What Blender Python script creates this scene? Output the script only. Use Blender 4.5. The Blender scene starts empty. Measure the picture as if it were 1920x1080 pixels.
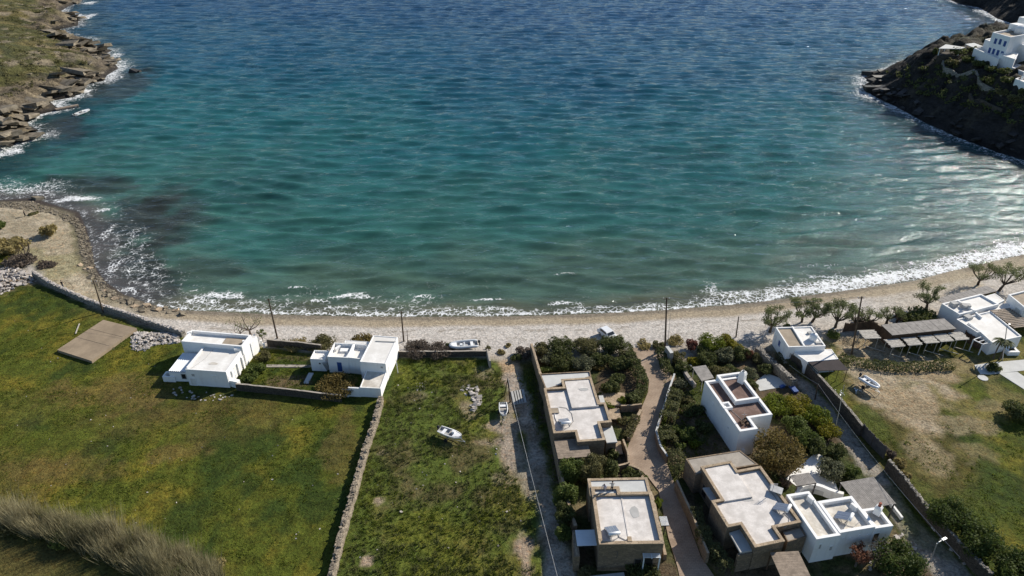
import bpy, math, random
import numpy as np
from mathutils import Vector, Matrix
R = math.radians
SC = bpy.context.scene
COL = SC.collection
random.seed(7)
RNG = np.random.default_rng(7)

# ------------------------------------------------------------------ camera, sky, sun, exposure
F = 1333.3; CAMZ = 75.0; PITCH = R(31.5)
cam = bpy.data.cameras.new("camera"); camo = bpy.data.objects.new("camera", cam); COL.objects.link(camo)
cam.sensor_width = 36; cam.lens = 36 * F / 1920; cam.clip_end = 30000; cam.clip_start = 1
camo.location = (0, 0, CAMZ); camo.rotation_euler = (R(90) - PITCH, 0, 0)
SC.camera = camo
SUN_AZ, SUN_EL = R(53), R(31)                 # azimuth clockwise from +Y
w = bpy.data.worlds.new("World"); SC.world = w; w.use_nodes = True
sky = w.node_tree.nodes.new("ShaderNodeTexSky"); sky.sky_type = 'NISHITA'; sky.sun_disc = False
sky.air_density = 1.0; sky.dust_density = 0.3; sky.ozone_density = 3.0; sky.sun_elevation = SUN_EL; sky.sun_rotation = SUN_AZ
bg = w.node_tree.nodes["Background"]; bg.inputs[1].default_value = 0.08
w.node_tree.links.new(sky.outputs[0], bg.inputs[0])
sl = bpy.data.lights.new("sun", 'SUN'); sl.energy = 4.6; sl.angle = R(0.5); sl.color = (1, .93, .82)
so = bpy.data.objects.new("sun", sl); COL.objects.link(so)
SUNV = Vector((math.sin(SUN_AZ)*math.cos(SUN_EL), math.cos(SUN_AZ)*math.cos(SUN_EL), math.sin(SUN_EL)))
so.rotation_euler = SUNV.to_track_quat('Z', 'Y').to_euler(); so.location = (100, 100, 200)
SC.view_settings.view_transform = 'Standard'; SC.view_settings.look = 'None'
SC.view_settings.exposure = 0.55; SC.view_settings.gamma = 1

# ------------------------------------------------------------------ photograph <-> place
FW = Vector((0, math.cos(PITCH), -math.sin(PITCH))); UP = Vector((0, math.sin(PITCH), math.cos(PITCH)))
def ray(px, py): return FW + Vector((1, 0, 0))*((px-960)/F) + UP*((540-py)/F)
def P(px, py, z=0.0):
    d = ray(px, py); t = (z-CAMZ)/d.z
    return Vector((d.x*t, d.y*t, z))
def hgt(bx, by, ty, z0=0.0):
    b = P(bx, by, z0); d = ray(bx, ty); return CAMZ + d.z*(b.y/d.y) - z0
def mpp(px, py, z=0.0):                       # metres per photo pixel there
    p = P(px, py, z); return (Vector((0, 0, CAMZ))-p).dot(-FW)/F if False else (p-Vector((0, 0, CAMZ))).dot(FW)/F
def zc(ox, oy, s): return lambda *pts: [(ox+x/s, oy+y/s) for x, y in pts]

# ------------------------------------------------------------------ numpy noise and distance
def _h(i, j, s):
    n = (i*374761393 + j*668265263 + s*1442695041) & 0x7fffffff
    n = ((n ^ (n >> 13))*1274126177) & 0x7fffffff
    return ((n ^ (n >> 16)) & 0xffff)/65535.0
def vn(X, Y, s=0):
    xi = np.floor(X).astype(np.int64); yi = np.floor(Y).astype(np.int64)
    fx = X-xi; fy = Y-yi; fx = fx*fx*(3-2*fx); fy = fy*fy*(3-2*fy)
    return (_h(xi, yi, s)*(1-fx)+_h(xi+1, yi, s)*fx)*(1-fy)+(_h(xi, yi+1, s)*(1-fx)+_h(xi+1, yi+1, s)*fx)*fy
def fbm(X, Y, sc, o=4, s=0):
    r = 0; a = .5; t = 0
    for k in range(o): r = r+a*vn(X*sc, Y*sc, s+k*17); t += a; a *= .5; sc *= 2.03
    return r/t
def sstep(a, b, x):
    t = np.clip((x-a)/(b-a), 0, 1); return t*t*(3-2*t)
def segd(X, Y, pts, closed=True):
    best = np.full(X.shape, 1e9); n = len(pts)
    for i in range(n if closed else n-1):
        ax, ay = pts[i]; bx, by = pts[(i+1) % n]; dx, dy = bx-ax, by-ay; L = dx*dx+dy*dy+1e-9
        t = np.clip(((X-ax)*dx+(Y-ay)*dy)/L, 0, 1)
        best = np.minimum(best, (X-ax-t*dx)**2+(Y-ay-t*dy)**2)
    return np.sqrt(best)
def inside(X, Y, pts):
    r = np.zeros(X.shape, bool); n = len(pts)
    for i in range(n):
        ax, ay = pts[i]; bx, by = pts[(i+1) % n]
        if ay == by: continue
        c = ((ay > Y) != (by > Y)) & (X < (bx-ax)*(Y-ay)/(by-ay)+ax); r ^= c
    return r
def sd(X, Y, pts): return np.where(inside(X, Y, pts), 1, -1)*segd(X, Y, pts)
def W(pts, z=0.0): return [tuple(P(x, y, z)[:2]) for x, y in pts]

# ------------------------------------------------------------------ coastline and terrain height
SEA = -0.8
SHORE = [(-420, 300), (-200, 345), (0, 375), (60, 371), (100, 384), (148, 398), (163, 430), (172, 470), (178, 500), (197, 527), (232, 552),
         (290, 573), (330, 581), (400, 584), (500, 589), (600, 592), (700, 593), (800, 594), (950, 593), (1100, 589), (1250, 581),
         (1400, 569), (1525, 553), (1640, 537), (1712, 527), (1780, 509), (1920, 477), (2080, 440)]
ws = W(SHORE, SEA)
MAIN = ws + [(ws[-1][0]+60, ws[-1][1]+40), (900, 300), (900, -900), (-900, -900), (-900, ws[0][1])]
RIGHT = W([(2100, 360), (1990, 322), (1920, 300), (1875, 287), (1800, 259), (1735, 230), (1690, 205), (1668, 194), (1650, 186), (1632, 176), (1636, 168), (1622, 158),
           (1634, 152), (1620, 146), (1640, 139), (1690, 121), (1750, 106), (1800, 96), (1850, 80), (1900, 62), (1912, 53), (1897, 44), (1870, 35), (1850, 22),
           (1835, 14), (1800, 8), (1775, -3), (1765, -14), (1800, -40), (2100, -60)], SEA)
RIGHT += [(900, 700), (900, 240)]
LEFT = W([(160, -40), (138, -12), (150, 4), (128, 12), (112, 22), (148, 32), (146, 48), (108, 56), (128, 70), (172, 74), (152, 88), (210, 94), (186, 108), (214, 118),
          (222, 128), (200, 142), (194, 152), (168, 156), (150, 168), (140, 182), (92, 190), (112, 206), (60, 218), (48, 232), (90, 254), (50, 262),
          (20, 276), (0, 290), (-60, 312), (-200, 330)], SEA)
LEFT += [(-900, 250), (-900, 900), (-300, 900)]
def height(X, Y):
    X = np.asarray(X, float); Y = np.asarray(Y, float)
    d = sd(X, Y, MAIN)
    z = np.clip(SEA+np.where(d > 0, d*.085, d*.12), -4, 0.0)
    z = z + np.where(d > 12, (fbm(X, Y, .3, 3, 5)-.5)*.12, 0)
    m = (X > 60) & (Y > 150)
    if m.any():
        x, y = X[m], Y[m]; dr = sd(x, y, RIGHT)
        rk = np.abs(fbm(x+y*.5, y*2.2-x*.9, .09, 5, 9)-.5)*2
        zr = SEA+np.where(dr > 0, np.minimum(dr*.86, 16.5+np.maximum(dr-20, 0)*.06)+np.minimum(dr, 12)/12*(rk*7-2.4), dr*.4)
        z[m] = np.maximum(z[m], np.maximum(zr, -5))
    m = (X < -60) & (Y > 150)
    if m.any():
        x, y = X[m], Y[m]; dl = sd(x, y, LEFT)
        rk = np.abs(fbm(x*.6+y*.3, y*1.6-x*.5, .11, 5, 23)-.5)*2
        rr = fbm(x, y, .035, 4, 31)
        zl = SEA+np.where(dl > 0, np.minimum(dl*.55, 4.5)+np.maximum(dl-9, 0)*.23*(.6+.8*rr)+sstep(0, 8, dl)*(rk*5.0-1.1)*np.clip(1.25-dl/26, .16, 1), dl*.4)
        z[m] = np.maximum(z[m], np.maximum(zl, -5))
    return z
def hz(x, y): return float(height(np.array([x]), np.array([y]))[0])
def G(px, py):
    d = ray(px, py); t = np.arange(50, 900, .5)
    X, Y, Z = d.x*t, d.y*t, CAMZ+d.z*t
    k = np.where(Z < np.maximum(height(X, Y), SEA-.2))[0]
    i = int(k[0]) if len(k) else len(t)-1
    return Vector((X[i], Y[i], float(Z[i])))

# ------------------------------------------------------------------ object helpers
ORG = {}
def tag(o, label=None, cat=None, group=None, kind=None):
    if label: o["label"] = label
    if cat: o["category"] = cat
    if group: o["group"] = group
    if kind: o["kind"] = kind
    return o
def thing(name, label, cat, loc, group=None):
    o = bpy.data.objects.new(name, None); COL.objects.link(o); o.location = loc; o.empty_display_size = .5
    ORG[o] = Vector(loc); return tag(o, label, cat, group)
def copy_tree(o, parent=None):
    c = o.copy(); COL.objects.link(c); c.parent = parent; ORG[c] = ORG.get(o, Vector())
    for ch in o.children: copy_tree(ch, c)
    return c
def link_mesh(name, me, mats, parent=None, org=None):
    o = bpy.data.objects.new(name, me); COL.objects.link(o)
    for m in (mats if isinstance(mats, (list, tuple)) else [mats]): me.materials.append(m)
    if parent is not None: o.parent = parent; ORG[o] = ORG[parent]
    else:
        ORG[o] = Vector(org) if org is not None else Vector(); o.location = ORG[o]
    return o
class MB:
    def __init__(s): s.v = []; s.f = []; s.m = []
    def face(s, pts, m=0):
        n = len(s.v); s.v += [Vector(p) for p in pts]; s.f.append(list(range(n, n+len(pts)))); s.m.append(m)
    def box(s, c, size, rz=0, m=0, mat=None):
        c = Vector(c); hx, hy, hz_ = [q/2 for q in size]; M = mat or Matrix.Rotation(rz, 3, 'Z')
        p = [c+M @ Vector((x*hx, y*hy, z*hz_)) for z in (-1, 1) for y in (-1, 1) for x in (-1, 1)]
        n = len(s.v); s.v += p
        for f in ((0, 2, 3, 1), (4, 5, 7, 6), (0, 1, 5, 4), (2, 6, 7, 3), (0, 4, 6, 2), (1, 3, 7, 5)): s.f.append([n+i for i in f]); s.m.append(m)
        return s
    def beam(s, a, b, w, h=None, m=0):
        a, b = Vector(a), Vector(b); d = b-a; q = d.to_track_quat('X', 'Z').to_matrix()
        return s.box((a+b)/2, (d.length, w, h or w), m=m, mat=q)
    def tube(s, pts, radii, n=7, m=0, cap=True):
        pts = [Vector(p) for p in pts]; k = len(pts); base = len(s.v)
        if not isinstance(radii, (list, tuple)): radii = [radii]*k
        for i, p in enumerate(pts):
            d = (pts[min(i+1, k-1)]-pts[max(i-1, 0)]).normalized(); q = d.to_track_quat('Z', 'Y').to_matrix()
            for j in range(n):
                a = 2*math.pi*j/n; s.v.append(p+q @ Vector((math.cos(a)*radii[i], math.sin(a)*radii[i], 0)))
        for i in range(k-1):
            for j in range(n):
                s.f.append([base+i*n+j, base+i*n+(j+1) % n, base+(i+1)*n+(j+1) % n, base+(i+1)*n+j]); s.m.append(m)
        if cap:
            s.f.append([base+j for j in range(n)][::-1]); s.m.append(m)
            s.f.append([base+(k-1)*n+j for j in range(n)]); s.m.append(m)
        return s
    def prism(s, poly, z0, z1, m=0, top=True, bottom=False):
        n = len(poly); b = len(s.v)
        s.v += [Vector((x, y, z0)) for x, y in poly]+[Vector((x, y, z1)) for x, y in poly]
        for i in range(n): s.f.append([b+i, b+(i+1) % n, b+n+(i+1) % n, b+n+i]); s.m.append(m)
        if top: s.f.append([b+n+i for i in range(n)]); s.m.append(m)
        if bottom: s.f.append([b+i for i in range(n)][::-1]); s.m.append(m)
        return s
    def stone(s, c, r, m=0, flat=.6):
        c = Vector(c); n = len(s.v); q = Matrix.Rotation(random.uniform(0, 6.3), 3, 'Z') @ Matrix.Rotation(random.uniform(-.5, .5), 3, 'X')
        for x in (-1, 1):
            for y in (-1, 1):
                for z in (-1, 1): s.v.append(c+q @ Vector((x*r*random.uniform(.5, 1), y*r*random.uniform(.4, .8), z*r*flat*random.uniform(.4, .9))))
        for f in ((0, 1, 3, 2), (4, 6, 7, 5), (0, 4, 5, 1), (2, 3, 7, 6), (0, 2, 6, 4), (1, 5, 7, 3)): s.f.append([n+i for i in f]); s.m.append(m)
        return s
    def build(s, name, mats, parent=None, smooth=False, org=None):
        o0 = ORG[parent] if parent is not None else (Vector(org) if org is not None else Vector())
        me = bpy.data.meshes.new(name); me.from_pydata([tuple(v-o0) for v in s.v], [], s.f)
        me.polygons.foreach_set("material_index", s.m)
        if smooth: me.polygons.foreach_set("use_smooth", [True]*len(s.f))
        me.update(); return link_mesh(name, me, mats, parent, o0 if parent is None else None)
def np_mesh(name, V, Fq, smooth=False):
    me = bpy.data.meshes.new(name); k = Fq.shape[1]
    me.vertices.add(len(V)); me.vertices.foreach_set("co", np.ascontiguousarray(V, np.float32).ravel())
    me.loops.add(Fq.size); me.loops.foreach_set("vertex_index", Fq.astype(np.int32).ravel())
    me.polygons.add(len(Fq)); me.polygons.foreach_set("loop_start", np.arange(0, Fq.size, k, dtype=np.int32))
    me.polygons.foreach_set("loop_total", np.full(len(Fq), k, np.int32))
    if smooth: me.polygons.foreach_set("use_smooth", np.ones(len(Fq), bool))
    me.update(calc_edges=True); return me
def add_attr(me, name, arr, kind='FLOAT_COLOR'):
    a = me.attributes.new(name, kind, 'POINT')
    if kind == 'FLOAT_COLOR':
        c = np.ones((len(arr), 4), np.float32); c[:, :3] = arr; a.data.foreach_set("color", c.ravel())
    else: a.data.foreach_set("value", np.ascontiguousarray(arr, np.float32))

# ------------------------------------------------------------------ materials
class NT:
    def __init__(s, name):
        s.m = bpy.data.materials.new(name); s.m.use_nodes = True; s.t = s.m.node_tree; s.b = s.t.nodes["Principled BSDF"]
        s.o = s.t.nodes["Material Output"]; s.tc = s.n("TexCoord")
    def n(s, kind, **k):
        x = s.t.nodes.new("ShaderNode"+kind)
        for a, v in k.items(): setattr(x, a, v)
        return x
    def l(s, a, b): s.t.links.new(a, b)
    def set(s, sock, v):
        if hasattr(v, 'is_linked') or isinstance(v, bpy.types.NodeSocket): s.l(v, sock)
        else: sock.default_value = v
    def math(s, op, a, b=0.0, c=None):
        x = s.n("Math", operation=op); s.set(x.inputs[0], a); s.set(x.inputs[1], b)
        if c is not None: s.set(x.inputs[2], c)
        return x.outputs[0]
    def mix(s, f, a, b, mode='MIX'):
        x = s.n("Mix", data_type='RGBA', blend_type=mode); s.set(x.inputs[0], f)
        for i, v in ((6, a), (7, b)): s.set(x.inputs[i], v if not isinstance(v, tuple) else (*v[:3], 1))
        return x.outputs[2]
    def noise(s, scale, detail=3, rough=.55, vec=None):
        x = s.n("TexNoise"); x.inputs["Scale"].default_value = scale; x.inputs["Detail"].default_value = detail; x.inputs["Roughness"].default_value = rough
        s.l(vec or s.tc.outputs["Object"], x.inputs["Vector"]); return x.outputs[0]
    def ramp(s, v, a, b, lo=0.0, hi=1.0):
        x = s.n("MapRange", interpolation_type='SMOOTHSTEP'); s.set(x.inputs[0], v)
        for i, q in ((1, a), (2, b), (3, lo), (4, hi)): x.inputs[i].default_value = q
        return x.outputs[0]
    def bump(s, h, strength=.4, dist=.05):
        x = s.n("Bump"); x.inputs["Strength"].default_value = strength; x.inputs["Distance"].default_value = dist; s.l(h, x.inputs["Height"])
        s.l(x.outputs[0], s.b.inputs["Normal"])
    def attr(s, name): return s.n("Attribute", attribute_name=name)
    def vor(s, scale, feature='F1', vec=None):
        x = s.n("TexVoronoi", feature=feature); x.inputs["Scale"].default_value = scale; s.l(vec or s.tc.outputs["Object"], x.inputs["Vector"]); return x
    def fin(s, col, rough=.85, spec=.25):
        s.set(s.b.inputs["Base Color"], col if not isinstance(col, tuple) else (*col, 1)); s.b.inputs["Roughness"].default_value = rough
        s.b.inputs["Specular IOR Level"].default_value = spec; return s.m
def mul(c, k): return tuple(min(1, q*k) for q in c)
def plain(name, c, rough=.8, var=.25, sc=1.2, fine=9, spec=.25, bump=.25, c2=None, metal=0):
    t = NT(name); a = t.noise(sc, 5, .62); b = t.noise(fine, 3)
    col = t.mix(t.ramp(a, .32, .7), mul(c, 1-var), c2 or mul(c, 1+var*.7)); col = t.mix(t.ramp(b, .35, .7), mul(c, .9) if False else col, t.mix(.5, col, mul(c, 1-var*.9)))
    if bump: t.bump(b, bump, .03)
    t.b.inputs["Metallic"].default_value = metal
    return t.fin(col, rough, spec)
def stone(name, c, c2, scale=2.2, joint=(.12, .1, .08), jw=.05):
    t = NT(name); mp = t.n("Mapping"); mp.inputs["Scale"].default_value = (1, 1, 1.9); t.l(t.tc.outputs["Object"], mp.inputs[0])
    v = t.vor(scale, vec=mp.outputs[0]); e = t.vor(scale, 'DISTANCE_TO_EDGE', mp.outputs[0])
    sep = t.n("SeparateColor"); t.l(v.outputs["Color"], sep.inputs[0])
    col = t.mix(sep.outputs[0], c, c2); col = t.mix(t.ramp(t.noise(.7, 4), .35, .7), col, t.mix(.5, col, mul(c, .62)))
    ed = t.ramp(e.outputs[0], 0, jw); col = t.mix(ed, joint, col)
    t.bump(ed, .5, .06); return t.fin(col, .9, .15)
def foliage(name, c, c2, trans=.36):
    t = NT(name); a = t.attr("rnd"); col = t.mix(a.outputs["Fac"], c, c2)
    col = t.mix(t.ramp(t.noise(.9, 3), .4, .68), col, t.mix(.55, col, c2))
    m = t.fin(col, .7, .2)
    tr = t.n("BsdfTranslucent"); t.l(col, tr.inputs[0]); mx = t.n("MixShader"); mx.inputs[0].default_value = trans
    t.l(t.b.outputs[0], mx.inputs[1]); t.l(tr.outputs[0], mx.inputs[2]); t.l(mx.outputs[0], t.o.inputs[0]); return m
def whitewash():
    t = NT('whitewash'); mp = t.n("Mapping"); mp.inputs["Scale"].default_value = (1.6, 1.6, .22); t.l(t.tc.outputs["Object"], mp.inputs[0]); st = t.noise(1.0, 6, .7, mp.outputs[0]); pt = t.noise(.6, 5, .65); f = t.noise(6, 3)
    col = t.mix(t.ramp(st, .5, .74, 0, .42), (.82, .81, .79), (.60, .56, .50)); col = t.mix(t.ramp(pt, .5, .72, 0, .35), col, (.66, .64, .60)); t.bump(t.math('ADD', f, pt), .35, .06); return t.fin(col, .85, .2)
M = {}
M['white'] = whitewash()
M['whiteroof'] = plain('whitewashed_roof', (.74, .71, .66), .85, .12, .45, 3, bump=.2, c2=(.83, .81, .77))
M['dirtyroof'] = plain('stained_white_roof', (.62, .56, .47), .9, .3, .5, 2.5, c2=(.76, .72, .65))
M['gravelroof'] = plain('pale_gravel_roof', (.63, .585, .54), .95, .17, .8, 6, bump=.5, c2=(.74, .695, .65))
M['tanroof'] = plain('tan_concrete_roof', (.34, .28, .21), .9, .2, .8, 5)
M['brownroof'] = plain('brown_membrane_roof', (.155, .095, .075), .85, .3, .5, 5, c2=(.23, .155, .13))
M['stone'] = stone('tan_stone', (.30, .225, .15), (.17, .13, .095), 2.4)
M['coping'] = stone('coping_stone', (.46, .36, .25), (.33, .25, .17), 1.8, (.2, .16, .12), .04)
M['drystone'] = stone('dry_stone', (.36, .30, .225), (.24, .2, .15), 2.6, (.05, .045, .04), .1)
M['greystone'] = stone('grey_field_stone', (.38, .35, .30), (.2, .18, .155), 2.6, (.04, .035, .03), .11)
M['darkstone'] = stone('dark_wall_stone', (.12, .1, .08), (.07, .06, .05), 2.6, (.03, .025, .02), .1)  # dark stone; also colours the shadowed faces of the right lane walls
M['concrete'] = plain('concrete', (.36, .32, .27), .9, .2, .7, 6)
M['slab'] = plain('old_concrete_slab', (.29, .225, .155), .9, .22, .35, 5)
M['greyslab'] = plain('grey_cement_slab', (.42, .41, .39), .9, .12, .7, 6)
M['paleslab'] = plain('pale_terrace_slab', (.52, .52, .50), .85, .1, .7, 5)
M['metalsheet'] = plain('white_painted_sheet', (.72, .75, .78), .4, .06, .6, 5, spec=.5, bump=0)
M['wood'] = plain('weathered_plank', (.27, .215, .165), .85, .3, 1.5, 9)
M['greywood'] = plain('grey_plank', (.27, .25, .23), .85, .28, 1.4, 9)
M['darkwood'] = plain('dark_slat', (.10, .09, .085), .8, .3, 1.4, 9)
M['brownwood'] = plain('brown_timber', (.11, .07, .045), .85, .3, 1.6, 9)
M['polewood'] = plain('pole_wood', (.09, .065, .045), .85, .3, 2, 12)
M['palewood'] = plain('bleached_wood', (.45, .41, .35), .85, .2, 2, 12)
M['thatch'] = plain('bleached_reed_thatch', (.46, .43, .38), .95, .35, 3, 12, bump=.8)
M['canopy'] = plain('dark_canopy_cloth', (.035, .027, .028), .85, .2, 1, 10)
M['blue'] = plain('blue_paint', (.035, .085, .26), .5, .15, 2, 10)
M['glass'] = plain('window_glass', (.03, .035, .04), .12, .1, 2, 6, spec=.6, bump=0)
M['dark'] = plain('dark_opening', (.02, .018, .016), .9, .2, 2, 6, bump=0)
M['panel'] = plain('solar_panel', (.16, .19, .25), .18, .1, 1, 5, spec=.6, bump=0)
M['steel'] = plain('galvanised_steel', (.45, .46, .47), .4, .1, 2, 8, spec=.5, bump=0, metal=.6)
M['tank'] = plain('white_enamel', (.75, .76, .77), .35, .05, 2, 8, spec=.5, bump=0)
M['gel'] = plain('white_gelcoat', (.78, .78, .77), .3, .06, 1.5, 8, spec=.5, bump=0)
M['boatin'] = plain('grey_boat_floor', (.40, .40, .40), .6, .2, 2, 10)
M['rubber'] = plain('black_rubber', (.02, .02, .021), .7, .2, 3, 10, bump=0)
M['motor'] = plain('outboard_cowling', (.03, .03, .035), .35, .1, 3, 10, bump=0)
M['tubegrey'] = plain('grey_inflatable', (.48, .50, .52), .5, .08, 2, 8, bump=0)
M['terra'] = plain('terracotta', (.32, .1, .06), .8, .2, 3, 10)
M['rock'] = plain('shore_rock', (.21, .175, .125), .9, .45, .7, 4, bump=.7, c2=(.28, .24, .18))
M['darkrock'] = plain('wet_dark_rock', (.032, .029, .026), .6, .4, .7, 4, bump=.7)
M['rubble'] = plain('pale_rubble', (.46, .41, .36), .9, .4, 1.1, 5, bump=.6, c2=(.58, .53, .49))
M['wire'] = plain('cable', (.3, .3, .3), .6, .1, 3, 10, bump=0)
M['bark'] = plain('bark', (.075, .058, .043), .9, .35, 2, 10, bump=.6)
M['palebark'] = plain('pale_bark', (.16, .125, .1), .9, .35, 2, 10, bump=.6)
M['paint'] = plain('white_car_paint', (.72, .73, .74), .25, .04, 1, 6, spec=.6, bump=0)
M['skin'] = plain('skin', (.45, .28, .2), .6, .1, 3, 10, bump=0)
M['hair'] = plain('dark_hair', (.03, .022, .016), .7, .2, 5, 20, bump=0)
for k, c in dict(c_navy=(.03, .045, .09), c_black=(.018, .018, .02), c_grey=(.36, .36, .4), c_cream=(.5, .47, .42), c_lilac=(.32, .33, .45)).items(): M[k] = plain('cloth_'+k[2:], c, .9, .15, 5, 20, bump=0)
for k, (a, b) in dict(
        dk=((0.049, 0.062, 0.019), (0.132, 0.146, 0.049)), green=((0.052, 0.081, 0.018), (0.150, 0.182, 0.046)), olive=((0.077, 0.077, 0.030), (0.181, 0.165, 0.069)),
        grey=((0.088, 0.095, 0.053), (0.188, 0.194, 0.112)), bright=((0.072, 0.102, 0.010), (0.186, 0.216, 0.026)), yellow=((.09, .10, .01), (.28, .24, .025)),
        brown=((0.084, 0.066, 0.022), (0.216, 0.162, 0.050)), red=((.10, .032, .028), (.24, .10, .07)), dead=((.10, .075, .055), (.22, .165, .13)),
        rust=((.11, .045, .026), (.26, .12, .07)), reed=((.07, .075, .028), (.43, .375, .225)), straw=((.20, .165, .07), (.36, .29, .12)), mauve=((.085, .066, .052), (.18, .145, .115)),
        pine=((0.031, 0.052, 0.013), (0.098, 0.127, 0.029)), hedge=((0.069, 0.077, 0.031), (0.150, 0.152, 0.062)), grass=((0.062, 0.099, 0.013), (0.157, 0.179, 0.029)),
        tuft=((0.063, 0.083, 0.023), (0.172, 0.175, 0.069)), tama=((0.081, 0.103, 0.037), (0.200, 0.219, 0.094))).items(): M['f_'+k] = foliage('foliage_'+k, a, b)
# ------------------------------------------------------------------ the ground: one sheet, split by surface
def axis(*segs):
    out = []
    for a, b, st in segs: out += list(np.arange(a, b, st))
    return np.array(out+[segs[-1][1]])
gx = axis((-900, -430, 30), (-430, -180, 10), (-180, -145, 2), (-145, 150, .5), (150, 190, 2), (190, 440, 10), (440, 900, 30))
gy = axis((-900, 0, 40), (0, 44, 4), (44, 178, .5), (178, 300, 6))
POLY = dict(
    meadow=[(714, 772), (752, 668), (920, 668), (938, 690), (955, 725), (970, 800), (1000, 900), (1030, 1000), (1045, 1090), (612, 1090)],
    lane=[(936, 652), (966, 655), (975, 700), (990, 745), (1006, 800), (1030, 880), (1058, 980), (1085, 1090), (1022, 1090), (1012, 960), (992, 860), (965, 770), (955, 750), (943, 715)],
    laneside=[(960, 742), (985, 850), (1005, 940), (985, 915), (968, 880), (940, 850), (935, 800)],
    drive=[(1184, 653), (1231, 653), (1242, 680), (1261, 706), (1255, 727), (1244, 758), (1235, 789), (1228, 813), (1233, 833), (1247, 860), (1266, 911), (1288, 974), (1314, 1044), (1345, 1090),
           (1276, 1090), (1270, 1063), (1253, 1008), (1235, 921), (1218, 899), (1200, 880), (1178, 874), (1177, 840), (1189, 795), (1202, 767), (1215, 736), (1217, 713), (1200, 680)],
    garden_l=[(1000, 640), (1184, 652), (1217, 715), (1177, 840), (1235, 921), (1275, 1090), (1085, 1090), (1040, 900), (1010, 780)],
    garden_r=[(1235, 648), (1400, 628), (1440, 640), (1480, 700), (1530, 745), (1575, 800), (1610, 850), (1660, 920), (1720, 1000), (1775, 1090), (1345, 1090), (1247, 860), (1262, 706)],
    rlane=[(1440, 640), (1462, 672), (1520, 720), (1570, 775), (1618, 838), (1680, 920), (1730, 985), (1830, 1090), (1760, 1090), (1680, 985), (1640, 910), (1590, 845), (1540, 775), (1480, 700)],
    yard=[(1560, 640), (1640, 640), (1720, 660), (1785, 680), (1792, 700), (1770, 725), (1776, 745), (1740, 775), (1760, 800), (1735, 830), (1690, 800), (1650, 765), (1610, 735), (1590, 705)],
    yard2=[(1690, 640), (1990, 640), (1990, 780), (1900, 775), (1800, 790), (1740, 900), (1700, 850), (1650, 760)],
    path=[(-250, 400), (0, 384), (62, 382), (105, 392), (128, 412), (138, 440), (142, 470), (155, 505), (200, 552), (280, 592), (345, 606), (420, 615), (420, 632), (340, 624), (260, 606), (180, 578), (110, 545), (82, 520), (60, 495), (0, 470), (-250, 470)],
    nobeach=[(-250, 520), (66, 520), (95, 538), (190, 578), (290, 612), (345, 632), (420, 640), (503, 652), (604, 662), (750, 670), (918, 670), (932, 690), (945, 760), (960, 1100), (-250, 1100)],
    slope=[(-60, 505), (20, 498), (62, 512), (75, 528), (40, 535), (0, 552), (-60, 560)],
    reedfoot=[(-80, 985), (120, 1010), (300, 1080), (420, 1080), (420, 1140), (-80, 1140)],
)
PW = {k: W(v) for k, v in POLY.items()}
def soft(k, X, Y, wd=1.2, jit=1.6, sc=.45):
    return sstep(-wd, wd, sd(X, Y, PW[k])+(fbm(X, Y, sc, 4, 3)-.5)*jit*2)
def lerp(A, c, w): return A*(1-w[..., None])+np.array(c)*w[..., None] if not isinstance(c, np.ndarray) else A*(1-w[..., None])+c*w[..., None]
def blot(A, X, Y, c, px, py, rx, ry, k=1.0, z=0):
    p = P(px, py); m = mpp(px, py)
    d = np.sqrt(((X-p.x)/(rx*m))**2+((Y-p.y)/(ry*m*1.5))**2)+(fbm(X, Y, .5, 4, 41)-.5)*1.5
    return lerp(A, c, sstep(1.1, .7, d)*k)
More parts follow.
